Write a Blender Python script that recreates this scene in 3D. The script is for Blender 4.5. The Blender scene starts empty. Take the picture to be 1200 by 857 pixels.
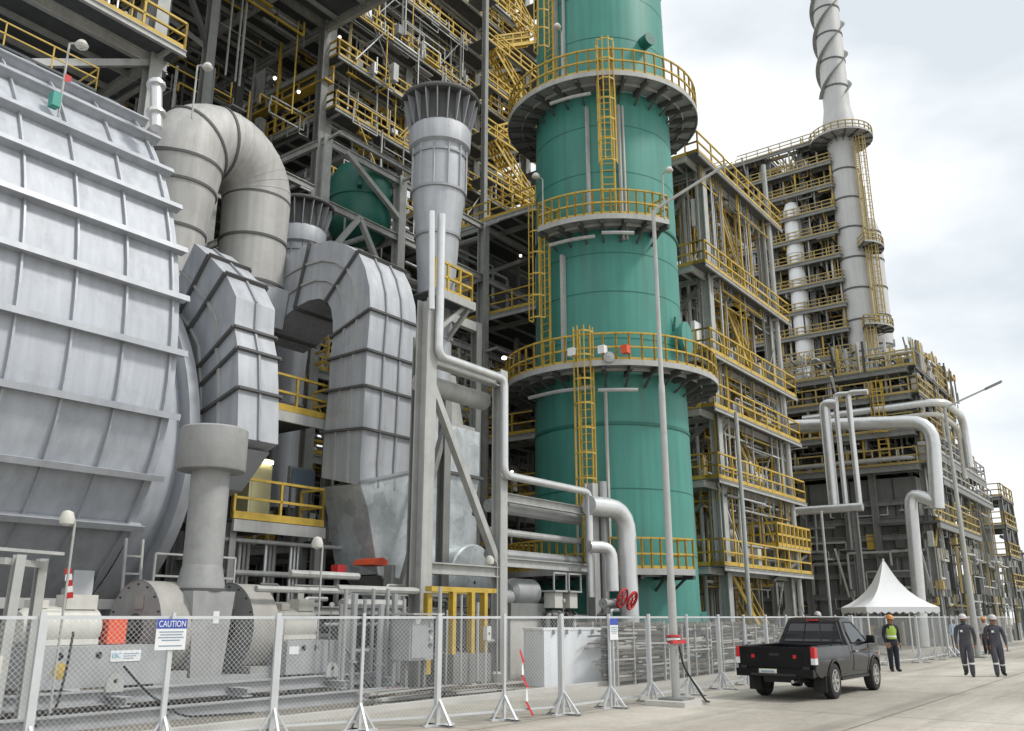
import bpy, bmesh, math, random
from mathutils import Vector, Matrix
R = math.radians
rnd = random.Random(7)
sc = bpy.context.scene
col = sc.collection

# ------------------------------------------------------------------ camera, sky, sun, exposure
FPX, HY, EYE = 1040.0, 723.0, 1.75          # focal length in pixels of the 1200 px photo, horizon row, eye height
PIT = math.atan((HY - 428.5) / FPX)
CP, SP = math.cos(PIT), math.sin(PIT)
cam_d = bpy.data.cameras.new("camera")
cam = bpy.data.objects.new("camera", cam_d)
col.objects.link(cam)
cam.location = (0, 0, EYE)
cam.rotation_euler = (R(90) + PIT, 0, 0)
cam_d.sensor_width = 36
cam_d.lens = 36 * FPX / 1200
cam_d.clip_end = 6000
sc.camera = cam

SUN_EL, SUN_AZ = R(50), R(100)                # azimuth clockwise from +Y
world = bpy.data.worlds.new("World")
sc.world = world
world.use_nodes = True
nt = world.node_tree
bg = nt.nodes["Background"]
sky = nt.nodes.new("ShaderNodeTexSky")
sky.sky_type = 'NISHITA'
sky.sun_disc = False
sky.sun_elevation = SUN_EL
sky.sun_rotation = SUN_AZ
tc = nt.nodes.new("ShaderNodeTexCoord")
mp = nt.nodes.new("ShaderNodeMapping"); mp.inputs["Scale"].default_value = (1, 1, 2.2)
no = nt.nodes.new("ShaderNodeTexNoise"); no.inputs["Scale"].default_value = 2.3; no.inputs["Detail"].default_value = 5; no.inputs["Roughness"].default_value = .5
rp = nt.nodes.new("ShaderNodeValToRGB")
rp.color_ramp.elements[0].position = .38; rp.color_ramp.elements[0].color = (6.0, 6.5, 6.9, 1)
rp.color_ramp.elements[1].position = .62; rp.color_ramp.elements[1].color = (9.8, 9.9, 9.9, 1)
mx = nt.nodes.new("ShaderNodeMix"); mx.data_type = 'RGBA'; mx.inputs[0].default_value = .95
L = nt.links.new
L(tc.outputs["Generated"], mp.inputs["Vector"]); L(mp.outputs[0], no.inputs["Vector"]); L(no.outputs["Fac"], rp.inputs["Fac"])
L(sky.outputs[0], mx.inputs[6]); L(rp.outputs[0], mx.inputs[7]); L(mx.outputs[2], bg.inputs["Color"])
bg.inputs["Strength"].default_value = .1
sun_d = bpy.data.lights.new("sun", 'SUN')
sun_d.energy = 1.7; sun_d.angle = R(10); sun_d.color = (1, .96, .9)
sun = bpy.data.objects.new("sun", sun_d); col.objects.link(sun)
sun.rotation_euler = (R(90) - SUN_EL, 0, -SUN_AZ + math.pi)
sdir = Vector((math.sin(SUN_AZ) * math.cos(SUN_EL), math.cos(SUN_AZ) * math.cos(SUN_EL), math.sin(SUN_EL)))
sun.rotation_euler = sdir.to_track_quat('Z', 'Y').to_euler()
sun.location = (30, -20, 60)
sc.view_settings.view_transform = 'Standard'
sc.view_settings.look = 'None'
sc.view_settings.exposure = .38
sc.view_settings.gamma = 1
sc.cycles.max_bounces = 6
sc.cycles.diffuse_bounces = 3
sc.cycles.glossy_bounces = 3
sc.cycles.use_denoising = True

# ------------------------------------------------------------------ plant axes: u along the road, v into the plant, z up
_t = 800 / FPX * CP; _n = math.hypot(_t, 1)
AX = Vector((_t / _n, 1 / _n, 0)); BX = Vector((-AX.y, AX.x, 0))
TH = math.atan2(AX.y, AX.x)
def V(*a): return Vector(a)
def W(p): return AX * p[0] + BX * p[1] + Vector((0, 0, p[2]))
def ray(x, y):
    cx = (x - 600) / FPX; cy = (428.5 - y) / FPX
    X, Y, Z = cx, CP - cy * SP, SP + cy * CP
    return X * AX.x + Y * AX.y, X * BX.x + Y * BX.y, Z, Y
def _p(a, k): return Vector((a[0] * k, a[1] * k, EYE + a[2] * k))
def at_v(x, y, v): a = ray(x, y); return _p(a, v / a[1])
def at_u(x, y, u): a = ray(x, y); return _p(a, u / a[0])
def at_z(x, y, z=0): a = ray(x, y); return _p(a, (z - EYE) / a[2])
def at_Y(x, y, Y): a = ray(x, y); return _p(a, Y / a[3])

# ------------------------------------------------------------------ materials
MATS = {}
def mat(name, c, rough=.6, metal=0., var=.12, scale=1.2, streak=0., bump=0., fine=0., dirt=None, spangle=0., rust=None, coat=0., spec=None):
    m = bpy.data.materials.new(name); m.use_nodes = True
    n = m.node_tree.nodes; l = m.node_tree.links.new
    b = n["Principled BSDF"]
    b.inputs["Roughness"].default_value = rough; b.inputs["Metallic"].default_value = metal
    t = n.new("ShaderNodeTexCoord")
    z = n.new("ShaderNodeTexNoise"); z.inputs["Scale"].default_value = scale; z.inputs["Detail"].default_value = 6; z.inputs["Roughness"].default_value = .65
    l(t.outputs["Object"], z.inputs["Vector"])
    r = n.new("ShaderNodeMapRange"); r.inputs[1].default_value = .3; r.inputs[2].default_value = .7
    r.inputs[3].default_value = 1 - var; r.inputs[4].default_value = 1 + var
    l(z.outputs["Fac"], r.inputs[0])
    fac = r.outputs[0]
    def mul(a, bb):
        q = n.new("ShaderNodeMath"); q.operation = 'MULTIPLY'; l(a, q.inputs[0]); l(bb, q.inputs[1]); return q.outputs[0]
    if streak:
        mpp = n.new("ShaderNodeMapping"); mpp.inputs["Scale"].default_value = (2.6, 2.6, .12)
        l(t.outputs["Object"], mpp.inputs["Vector"])
        s = n.new("ShaderNodeTexNoise"); s.inputs["Scale"].default_value = 1.6; s.inputs["Detail"].default_value = 5
        l(mpp.outputs[0], s.inputs["Vector"])
        r2 = n.new("ShaderNodeMapRange"); r2.inputs[1].default_value = .35; r2.inputs[2].default_value = .7
        r2.inputs[3].default_value = 1 + streak * .5; r2.inputs[4].default_value = 1 - streak
        l(s.outputs["Fac"], r2.inputs[0]); fac = mul(fac, r2.outputs[0])
    if fine:
        s = n.new("ShaderNodeTexNoise"); s.inputs["Scale"].default_value = scale * 18; s.inputs["Detail"].default_value = 3
        l(t.outputs["Object"], s.inputs["Vector"])
        r3 = n.new("ShaderNodeMapRange"); r3.inputs[1].default_value = .3; r3.inputs[2].default_value = .7
        r3.inputs[3].default_value = 1 - fine; r3.inputs[4].default_value = 1 + fine
        l(s.outputs["Fac"], r3.inputs[0]); fac = mul(fac, r3.outputs[0])
    if spangle:
        s = n.new("ShaderNodeTexVoronoi"); s.inputs["Scale"].default_value = 2.2
        l(t.outputs["Object"], s.inputs["Vector"])
        sx = n.new("ShaderNodeSeparateColor"); l(s.outputs["Color"], sx.inputs[0])
        r4 = n.new("ShaderNodeMapRange"); r4.inputs[3].default_value = 1 - spangle; r4.inputs[4].default_value = 1 + spangle
        l(sx.outputs[0], r4.inputs[0]); fac = mul(fac, r4.outputs[0])
    vm = n.new("ShaderNodeVectorMath"); vm.operation = 'SCALE'; vm.inputs[0].default_value = c[:3]
    l(fac, vm.inputs["Scale"]); out = vm.outputs[0]
    if dirt:
        s = n.new("ShaderNodeTexNoise"); s.inputs["Scale"].default_value = scale * 2.3; s.inputs["Detail"].default_value = 8; s.inputs["Roughness"].default_value = .7
        l(t.outputs["Object"], s.inputs["Vector"])
        r5 = n.new("ShaderNodeMapRange"); r5.inputs[1].default_value = .52; r5.inputs[2].default_value = .72; r5.inputs[4].default_value = dirt[1]
        l(s.outputs["Fac"], r5.inputs[0])
        mxx = n.new("ShaderNodeMix"); mxx.data_type = 'RGBA'
        l(r5.outputs[0], mxx.inputs[0]); l(out, mxx.inputs[6]); mxx.inputs[7].default_value = (*dirt[0], 1); out = mxx.outputs[2]
    if rust:
        mp2 = n.new("ShaderNodeMapping"); mp2.inputs["Scale"].default_value = (3.2, 3.2, .16)
        l(t.outputs["Object"], mp2.inputs["Vector"])
        s = n.new("ShaderNodeTexNoise"); s.inputs["Scale"].default_value = 1.1; s.inputs["Detail"].default_value = 7; s.inputs["Roughness"].default_value = .7
        l(mp2.outputs[0], s.inputs["Vector"])
        r6 = n.new("ShaderNodeMapRange"); r6.inputs[1].default_value = .56; r6.inputs[2].default_value = .74; r6.inputs[4].default_value = rust[1]
        l(s.outputs["Fac"], r6.inputs[0])
        mx2 = n.new("ShaderNodeMix"); mx2.data_type = 'RGBA'
        l(r6.outputs[0], mx2.inputs[0]); l(out, mx2.inputs[6]); mx2.inputs[7].default_value = (*rust[0], 1); out = mx2.outputs[2]
    if spec is not None: b.inputs["Specular IOR Level"].default_value = spec
    if coat: b.inputs["Coat Weight"].default_value = coat; b.inputs["Coat Roughness"].default_value = .06
    l(out, b.inputs["Base Color"])
    rr = n.new("ShaderNodeMapRange"); rr.inputs[3].default_value = max(.02, rough - .1); rr.inputs[4].default_value = min(1, rough + .12)
    l(z.outputs["Fac"], rr.inputs[0]); l(rr.outputs[0], b.inputs["Roughness"])
    if bump:
        bb = n.new("ShaderNodeBump"); bb.inputs["Strength"].default_value = bump; bb.inputs["Distance"].default_value = .05
        l(z.outputs["Fac"], bb.inputs["Height"]); l(bb.outputs[0], b.inputs["Normal"])
    MATS[name] = m
    return m
def emit(name, c, s):
    m = bpy.data.materials.new(name); m.use_nodes = True
    b = m.node_tree.nodes["Principled BSDF"]
    b.inputs["Base Color"].default_value = (.8, .8, .75, 1)
    b.inputs["Emission Color"].default_value = (*c, 1); b.inputs["Emission Strength"].default_value = s
    MATS[name] = m
mat("silver", (.46, .487, .53), .55, .15, .09, .5, .12, .35, dirt=((.27, .275, .28), .4), rust=((.22, .20, .17), .3))
mat("silver_rib", (.43, .45, .48), .5, .25, .10, .8, .1)
mat("duct", (.44, .46, .49), .55, .22, .08, .6, .14, .30, dirt=((.25, .25, .25), .35), rust=((.20, .18, .15), .35))
mat("duct_rib", (.33, .34, .36), .5, .2, .1, 1)
mat("warm_duct", (.44, .435, .42), .6, .12, .10, .6, .14, .30, dirt=((.29, .27, .24), .4), rust=((.24, .20, .15), .4))
mat("stack_grey", (.50, .505, .50), .6, .1, .06, .5, .08)
mat("deck_under", (.27, .275, .28), .75, .05, .2, 2.5, dirt=((.14, .13, .12), .4))
mat("seam", (.10, .10, .10), .7, .1, .15)
mat("steel", (.23, .235, .225), .65, .05, .16, 1.2, .12, dirt=((.17, .16, .14), .4))
mat("steel_mid", (.36, .365, .35), .65, .05, .18, 1.2, .14, dirt=((.18, .165, .14), .45))
mat("steel_light", (.42, .425, .41), .6, .1, .12, 1.2, .12, dirt=((.25, .24, .21), .4))
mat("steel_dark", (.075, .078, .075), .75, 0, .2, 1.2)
mat("galv", (.52, .56, .575), .42, .3, .16, 1.6, .08, .25, spangle=.16, dirt=((.26, .28, .29), .5))
mat("grating", (.10, .105, .11), .8, .1, .2, 2)
mat("yellow", (.52, .355, .055), .55, 0, .2, 2.5, dirt=((.27, .18, .06), .65))
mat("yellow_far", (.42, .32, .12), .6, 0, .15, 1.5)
mat("green", (.056, .25, .205), .5, 0, .10, .35, .15, .05, dirt=((.07, .205, .165), .4), rust=((.13, .12, .075), .5))
mat("green_dark", (.012, .13, .095), .45, 0, .12, .5, .1)
mat("alu", (.68, .69, .69), .32, .55, .08, 2, .06, .1)
mat("grey_pipe", (.36, .37, .37), .5, .3, .12, 1.5)
mat("cream", (.60, .59, .54), .5, 0, .08, 2, .1, dirt=((.38, .34, .27), .3))
mat("white", (.78, .79, .80), .5, 0, .04, 1, .05)
mat("tank_white", (.80, .83, .86), .5, 0, .05, .8, .08, dirt=((.45, .46, .46), .3))
mat("fabric", (.80, .81, .82), .8, 0, .03, 3)
mat("volute", (.33, .335, .33), .6, .1, .12, 2, .08, dirt=((.22, .20, .17), .35))
mat("volute_rim", (.35, .342, .315), .6, .05, .12, 2, .1, dirt=((.30, .25, .18), .4))
mat("skid", (.36, .37, .38), .55, .1, .1, 1.5, .08, dirt=((.25, .22, .18), .35))
mat("orange", (.70, .10, .04), .5, 0, .12, 4)
mat("red", (.50, .03, .03), .5, 0, .2, 4)
mat("blue", (.05, .09, .42), .5, 0, .08, 5)
mat("cyan", (.12, .40, .52), .5, 0, .08, 5)
mat("ink", (.10, .11, .14), .6, 0, .1, 5)
mat("black", (.015, .015, .016), .5, 0, .15, 3)
mat("rubber", (.02, .02, .02), .8, 0, .2, 6)
mat("scrap", (.13, .115, .095), .8, .1, .4, 2.5, dirt=((.17, .10, .06), .5))
mat("scrap_light", (.44, .43, .40), .65, .3, .25, 2.5)
mat("fence", (.62, .64, .65), .45, .4, .08, 2)
mat("cladding", (.21, .218, .21), .7, .1, .12, .6, .15)
mat("truck", (.006, .0062, .007), .3, 0, .15, 2, dirt=((.04, .037, .033), .2), coat=0, spec=.2)
mat("truck_side", (.010, .0105, .012), .22, .2, .1, 2, dirt=((.06, .056, .05), .2), coat=.15, spec=.3)
mat("chrome", (.55, .55, .56), .2, .9, .05)
mat("alloy", (.42, .41, .39), .45, .4, .15, 6)
mat("lens_red", (.55, .015, .02), .15, 0, .1, 8)
mat("lens_clear", (.7, .7, .72), .15, 0, .1, 8)
mat("lens_amber", (.65, .22, .04), .3, 0, .1, 8)
mat("plate", (.66, .66, .55), .5, 0, .05, 5)
mat("coverall", (.075, .075, .09), .9, 0, .2, 7, bump=1.0)
mat("navy", (.014, .017, .028), .85, 0, .25, 7, bump=1.0)
mat("hivis", (.32, .46, .07), .7, 0, .1, 5)
mat("reflect", (.75, .76, .74), .4, 0, .05, 5)
mat("skin", (.28, .15, .09), .6, 0, .08, 6)
mat("helmet_orange", (.58, .26, .07), .4, 0, .05, 5)
mat("helmet_white", (.56, .51, .50), .4, 0, .05, 5)
mat("boot", (.03, .027, .025), .7, 0, .2, 6)
mat("cloth_blue", (.38, .50, .66), .9, 0, .1, 5)
mat("cloth_red", (.5, .16, .14), .9, 0, .1, 5)
mat("purple", (.22, .06, .16), .8, 0, .2, 5)
mat("kerb", (.50, .49, .46), .8, 0, .1, 1.5, dirt=((.32, .30, .26), .4))
mat("teal", (.20, .42, .44), .6, 0, .08, 1)
mat("beige_lit", (.60, .56, .32), .6, 0, .08, 1)
mat("turquoise", (.06, .32, .26), .55, 0, .1, 2)
mat("bluegrey", (.25, .33, .42), .3, .1, .1, 1)
emit("lamp_on", (1, .90, .70), 5)
emit("flood_on", (1, .90, .66), 32)
def glass_mat():
    m = bpy.data.materials.new("glass"); m.use_nodes = True
    b = m.node_tree.nodes["Principled BSDF"]
    b.inputs["Base Color"].default_value = (.012, .015, .018, 1); b.inputs["Roughness"].default_value = .06
    b.inputs["Specular IOR Level"].default_value = .7
    MATS["glass"] = m
glass_mat()
def ground_mat(name, c1, c2, joint=0., patch=.25, spots=.5):
    m = bpy.data.materials.new(name); m.use_nodes = True
    n = m.node_tree.nodes; l = m.node_tree.links.new; b = n["Principled BSDF"]; b.inputs["Roughness"].default_value = .85
    t = n.new("ShaderNodeTexCoord")
    def noise(s, d=6, r=.6, sc_=None):
        z = n.new("ShaderNodeTexNoise"); z.inputs["Scale"].default_value = s; z.inputs["Detail"].default_value = d; z.inputs["Roughness"].default_value = r
        if sc_:
            q = n.new("ShaderNodeMapping"); q.inputs["Scale"].default_value = sc_; l(t.outputs["Object"], q.inputs["Vector"]); l(q.outputs[0], z.inputs["Vector"])
        else: l(t.outputs["Object"], z.inputs["Vector"])
        return z.outputs["Fac"]
    def mr(f, a, bb, c, d):
        r = n.new("ShaderNodeMapRange"); r.inputs[1].default_value = a; r.inputs[2].default_value = bb; r.inputs[3].default_value = c; r.inputs[4].default_value = d
        l(f, r.inputs[0]); return r.outputs[0]
    def mul(a, bb):
        q = n.new("ShaderNodeMath"); q.operation = 'MULTIPLY'; l(a, q.inputs[0]); l(bb, q.inputs[1]); return q.outputs[0]
    mixn = n.new("ShaderNodeMix"); mixn.data_type = 'RGBA'
    l(mr(noise(.16, 5, .6, (.35, 1.6, 1)), .4, .62, 0, 1), mixn.inputs[0])
    mixn.inputs[6].default_value = (*c1, 1); mixn.inputs[7].default_value = (*c2, 1)
    f = mul(mr(noise(.9, 8, .7), .3, .7, 1 - patch, 1 + patch), mr(noise(9, 4, .7), .3, .7, 1 - .12, 1 + .12))
    f = mul(f, mr(noise(3.1, 9, .8), .60, .72, 1, 1 - spots * .5))
    if joint:
        tr = mr(noise(1.0, 4, .55, (.05, 1.1, 1)), .50, .66, 1, .74); f = mul(f, tr)          # tyre marks along the road
        f = mul(f, mr(noise(.45, 6, .75), .54, .68, 1, .74))
        br = n.new("ShaderNodeTexBrick"); br.offset = 0; br.inputs["Scale"].default_value = 1
        br.inputs["Brick Width"].default_value = joint; br.inputs["Row Height"].default_value = joint * .8; br.inputs["Mortar Size"].default_value = .03
        br.inputs["Color1"].default_value = (1, 1, 1, 1); br.inputs["Color2"].default_value = (.86, .86, .86, 1); br.inputs["Mortar"].default_value = (.5, .5, .5, 1)
        l(t.outputs["Object"], br.inputs["Vector"]); f = mul(f, br.outputs["Color"])
    vm = n.new("ShaderNodeVectorMath"); vm.operation = 'SCALE'; l(mixn.outputs[2], vm.inputs[0]); l(f, vm.inputs["Scale"]); l(vm.outputs[0], b.inputs["Base Color"])
    bb = n.new("ShaderNodeBump"); bb.inputs["Strength"].default_value = .25; bb.inputs["Distance"].default_value = .03
    l(noise(14, 6, .7), bb.inputs["Height"]); l(bb.outputs[0], b.inputs["Normal"])
    MATS[name] = m
ground_mat("road", (.37, .34, .285), (.56, .525, .455), 6.0, .16, .7)
ground_mat("yard", (.17, .155, .125), (.27, .25, .21), 0, .3, .8)
ground_mat("apron", (.34, .315, .27), (.42, .40, .35), 0, .18, .5)

# ------------------------------------------------------------------ mesh collector
ZUP = Vector((0, 0, 1))
class MB:
    def __init__(s): s.v = []; s.f = []
    def add(s, vs, fs):
        k = len(s.v); s.v += [Vector(q) for q in vs]; s.f += [tuple(i + k for i in f) for f in fs]; return s
    def box(s, u0, u1, v0, v1, z0, z1):
        return s.add([(u0, v0, z0), (u1, v0, z0), (u1, v1, z0), (u0, v1, z0), (u0, v0, z1), (u1, v0, z1), (u1, v1, z1), (u0, v1, z1)],
                     [(3, 2, 1, 0), (4, 5, 6, 7), (0, 1, 5, 4), (1, 2, 6, 5), (2, 3, 7, 6), (3, 0, 4, 7)])
    def cbox(s, c, du, dv, dz): return s.box(c[0] - du / 2, c[0] + du / 2, c[1] - dv / 2, c[1] + dv / 2, c[2], c[2] + dz)
    def hexa(s, b, t):          # four bottom and four top corners
        return s.add(list(b) + list(t), [(3, 2, 1, 0), (4, 5, 6, 7), (0, 1, 5, 4), (1, 2, 6, 5), (2, 3, 7, 6), (3, 0, 4, 7)])
    def beam(s, p, q, w, h, side=None):
        p, q = Vector(p), Vector(q); d = (q - p)
        if d.length < 1e-6: return s
        d.normalize()
        if side is None: side = Vector((1, 0, 0)) if abs(d.z) > .98 else d.cross(ZUP).normalized()
        up = side.cross(d).normalized(); a = side * (w / 2); b = up * (h / 2)
        return s.hexa([p - a - b, p + a - b, p + a + b, p - a + b], [q - a - b, q + a - b, q + a + b, q - a + b])
    def ibeam(s, p, q, w, h, side=None, t=.12):
        p, q = Vector(p), Vector(q); d = (q - p).normalized()
        if side is None: side = Vector((1, 0, 0)) if abs(d.z) > .98 else d.cross(ZUP).normalized()
        up = side.cross(d).normalized(); th = h * t
        s.beam(p + up * (h / 2 - th / 2), q + up * (h / 2 - th / 2), w, th, side)
        s.beam(p - up * (h / 2 - th / 2), q - up * (h / 2 - th / 2), w, th, side)
        return s.beam(p, q, th, h - 2 * th, side)
    def tube(s, p, q, r, n=8): return s.sweep([p, q], r, n)
    def sweep(s, pts, r, n=10, caps=True):
        pts = [Vector(q) for q in pts]; m = len(pts); k = len(s.v)
        rs = r if isinstance(r, (list, tuple)) else [r] * m
        tg = []
        for i in range(m):
            a = pts[max(0, i - 1)]; b = pts[min(m - 1, i + 1)]; tg.append((b - a).normalized())
        x = tg[0].cross(ZUP)
        if x.length < .05: x = Vector((1, 0, 0))
        x.normalize()
        for i in range(m):
            x = (x - tg[i] * x.dot(tg[i])).normalized(); y = tg[i].cross(x)
            for j in range(n):
                a = 2 * math.pi * j / n; s.v.append(pts[i] + (x * math.cos(a) + y * math.sin(a)) * rs[i])
        for i in range(m - 1):
            for j in range(n):
                j2 = (j + 1) % n; s.f.append((k + i * n + j, k + i * n + j2, k + (i + 1) * n + j2, k + (i + 1) * n + j))
        if caps:
            s.f.append(tuple(k + j for j in reversed(range(n)))); s.f.append(tuple(k + (m - 1) * n + j for j in range(n)))
        return s
    def path(s, pts, r, bend=None, n=10, seg=5): return s.sweep(rounded(pts, bend if bend else r * 2.2, seg), r, n)
    def lathe(s, u, v, prof, n=24, a0=0., a1=None):
        k = len(s.v); full = a1 is None; a1 = a0 + 2 * math.pi if full else a1; cnt = n if full else n + 1
        for r, z in prof:
            for j in range(cnt):
                a = a0 + (a1 - a0) * j / n; s.v.append(Vector((u + r * math.cos(a), v + r * math.sin(a), z)))
        for i in range(len(prof) - 1):
            for j in range(n):
                j2 = (j + 1) % cnt if full else j + 1
                s.f.append((k + i * cnt + j, k + i * cnt + j2, k + (i + 1) * cnt + j2, k + (i + 1) * cnt + j))
        return s
    def spin(s, o, axis, prof, n=24):        # profile of (r, t) about any axis
        o = Vector(o); axis = Vector(axis).normalized(); x = axis.cross(ZUP)
        if x.length < .05: x = Vector((1, 0, 0))
        x.normalize(); y = axis.cross(x); k = len(s.v)
        for r, t in prof:
            for j in range(n):
                a = 2 * math.pi * j / n; s.v.append(o + axis * t + (x * math.cos(a) + y * math.sin(a)) * r)
        for i in range(len(prof) - 1):
            for j in range(n):
                j2 = (j + 1) % n; s.f.append((k + i * n + j, k + i * n + j2, k + (i + 1) * n + j2, k + (i + 1) * n + j))
        return s
    def prism(s, poly, d):                    # polygon swept by the vector d
        d = Vector(d); m = len(poly); poly = [Vector(q) for q in poly]
        return s.add(poly + [q + d for q in poly], [tuple(reversed(range(m))), tuple(range(m, 2 * m))] + [(i, (i + 1) % m, m + (i + 1) % m, m + i) for i in range(m)])
    def torus(s, o, axis, r, t, n=28, w=None):   # rectangular-section hoop
        h = (w or t) / 2
        return s.spin(o, axis, [(r, -h), (r + t, -h), (r + t, h), (r, h), (r, -h)], n)
    def build(s, name, m, parent=None, o=None, sharp=35):
        me = bpy.data.meshes.new(name)
        org = ORG[parent.name] if parent is not None else Vector(o)
        me.from_pydata([q - org for q in s.v], [], s.f)
        bm = bmesh.new(); bm.from_mesh(me); bmesh.ops.recalc_face_normals(bm, faces=bm.faces); bm.to_mesh(me); bm.free()
        me.polygons.foreach_set("use_smooth", [True] * len(me.polygons))
        me.set_sharp_from_angle(angle=R(sharp))
        me.materials.append(MATS[m] if isinstance(m, str) else m)
        ob = bpy.data.objects.new(name, me); col.objects.link(ob)
        if parent is not None: ob.parent = parent; ORG[ob.name] = org
        else: ob.location = W(org); ob.rotation_euler = (0, 0, TH); ORG[ob.name] = org
        return ob
ORG = {}
def rounded(pts, bend, seg=5):
    pts = [Vector(q) for q in pts]; out = [pts[0]]
    for i in range(1, len(pts) - 1):
        a, p, b = pts[i - 1], pts[i], pts[i + 1]
        da, db = (a - p), (b - p); k = min(bend, da.length * .49, db.length * .49)
        s0, s1 = p + da.normalized() * k, p + db.normalized() * k
        for j in range(seg + 1):
            t = j / seg; out.append(s0 * (1 - t) ** 2 + p * 2 * t * (1 - t) + s1 * t * t)
    out.append(pts[-1]); return out
def thing(name, label, cat, o, group=None, rot=None):
    e = bpy.data.objects.new(name, None); e.empty_display_size = .3; col.objects.link(e)
    e.location = W(o); e.rotation_euler = (0, 0, TH if rot is None else rot)
    ORG[e.name] = Vector(o) if rot is None else Vector((0, 0, 0))
    return tag(e, label, cat, group)
def tag(e, label, cat, group=None):
    e["label"] = label; e["category"] = cat
    if group: e["group"] = group
    return e
def single(name, mb, m, label, cat, o, group=None, sharp=35): return tag(mb.build(name, m, None, o, sharp), label, cat, group)
def struct(name, mb, m, o=(0, 0, 0), kind='structure'):
    ob = mb.build(name, m, None, o); ob["kind"] = kind; return ob
def dup(root, o, label=None, rot=None):
    c = root.copy(); col.objects.link(c); c.location = W(o)
    if rot is not None: c.rotation_euler = (0, 0, rot)
    if label: c["label"] = label
    for ch in root.children:
        d = ch.copy(); col.objects.link(d); d.parent = c
        for g in ch.children:
            e = g.copy(); col.objects.link(e); e.parent = d
    return c
def text(s, name, m, parent, p, height, axis_x, axis_y, w=None):
    cu = bpy.data.curves.new(name, 'FONT'); cu.body = s; cu.size = 1; cu.extrude = .004; cu.align_x = 'CENTER'; cu.align_y = 'CENTER'
    ob = bpy.data.objects.new(name, cu); col.objects.link(ob)
    dg = bpy.context.evaluated_depsgraph_get(); me = bpy.data.meshes.new_from_object(ob.evaluated_get(dg))
    bpy.data.objects.remove(ob); bpy.data.curves.remove(cu)
    xs = [q.co.x for q in me.vertices]; ys = [q.co.y for q in me.vertices]
    sx = (w / (max(xs) - min(xs))) if w else height / (max(ys) - min(ys)); sy = height / (max(ys) - min(ys))
    cx, cy = (max(xs) + min(xs)) / 2, (max(ys) + min(ys)) / 2
    ax, ay = Vector(axis_x).normalized(), Vector(axis_y).normalized(); az = ax.cross(ay); org = ORG[parent.name]
    for q in me.vertices:
        c = q.co.copy(); q.co = Vector(p) - org + ax * (c.x - cx) * sx + ay * (c.y - cy) * sy + az * c.z
    me.materials.clear(); me.materials.append(MATS[m])
    o2 = bpy.data.objects.new(name, me); col.objects.link(o2); o2.parent = parent; ORG[o2.name] = org
    return o2

# ------------------------------------------------------------------ plant building blocks
def rail(mb, pts, h=1.1, step=1.5, r=.03, toe=True, close=False):
    pts = [Vector(q) for q in pts]
    if close: pts.append(pts[0])
    for a, b in zip(pts, pts[1:]):
        d = b - a; n = max(1, round(d.length / step))
        for i in range(n + 1):
            p = a + d * (i / n); mb.beam(p, p + ZUP * h, r * 2, r * 2)
        for k in (h, h * .52): mb.beam(a + ZUP * k, b + ZUP * k, r * 2, r * 2)
        if toe: mb.beam(a + ZUP * .1, b + ZUP * .1, r, .16)
def stair(root, p, q, w, side, rr=.03, ym="yellow"):
    p, q = Vector(p), Vector(q); side = Vector(side).normalized(); a = side * w / 2
    f = MB(); f.beam(p + a, q + a, .06, .24); f.beam(p - a, q - a, .06, .24)
    n = max(4, int(abs(q.z - p.z) / .28))
    for i in range(1, n):
        c = p.lerp(q, i / n); hd = (q - p); hd.z = 0; hd.normalize()
        f.beam(c - a * .97, c + a * .97, .24, .04)
    st = f.build("stair_flight", ym, root)
    y = MB(); rail(y, [p + a, q + a], 1.0, 1.4, rr, False); rail(y, [p - a, q - a], 1.0, 1.4, rr, False)
    y.build("stair_railing", ym, st)
def cage_ladder(root, u, v, z0, z1, out, w=.55, ym="yellow", r=.03):
    """caged ladder at (u, v); out = direction away from the wall"""
    o = Vector((out[0], out[1], 0)).normalized(); s = Vector((-o.y, o.x, 0)); c = Vector((u, v, 0))
    m = MB()
    for k in (-1, 1): m.beam(c + s * k * w / 2 + ZUP * z0, c + s * k * w / 2 + ZUP * (z1 + 1), r * 2.2, r * 2.2)
    z = z0 + .3
    while z < z1: m.beam(c - s * w / 2 + ZUP * z, c + s * w / 2 + ZUP * z, r * 1.2, r * 1.2); z += .3
    la = m.build("ladder", ym, root)
    g = MB(); zs = z0 + 2.2; rad = w * .72; hoop = []
    if zs > z1 - 1: zs = z0 + .8
    angs = [R(a) for a in range(-100, 101, 40)]
    def hp(a, z): return c + o * (.12 + rad * .8 + rad * math.cos(a) * 1.0) + s * rad * math.sin(a) + ZUP * z
    z = zs
    while z <= z1 + 1.05:
        for a, b in zip(angs, angs[1:]): g.beam(hp(a, z), hp(b, z), r * .8, .06)
        z += .9
    for a in angs[::1]: g.beam(hp(a, zs), hp(a, z1 + 1.0), r * 1.1, r * 1.1)
    g.build("ladder_cage", ym, la)
def lamp_post(root, p, h, d, lit=False, s=1.0):
    p = Vector(p); d = Vector(d); m = MB(); m.tube(p, p + ZUP * h, .03, 6); m.tube(p + ZUP * h, p + ZUP * (h + .05) + d * .35, .025, 6)
    pl = m.build("lamp_post", "steel_light", root)
    b = MB(); e = p + ZUP * (h - .02) + d * .42; s = .6 if lit else 1.0; b.spin(e, (0, 0, 1), [(.02 * s, .14 * s), (.10 * s, .12 * s), (.17 * s, 0), (.14 * s, -.06 * s), (.02 * s, -.09 * s)], 10)
    b.build("lamp_head", "lamp_on" if lit else "cream", pl)
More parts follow.
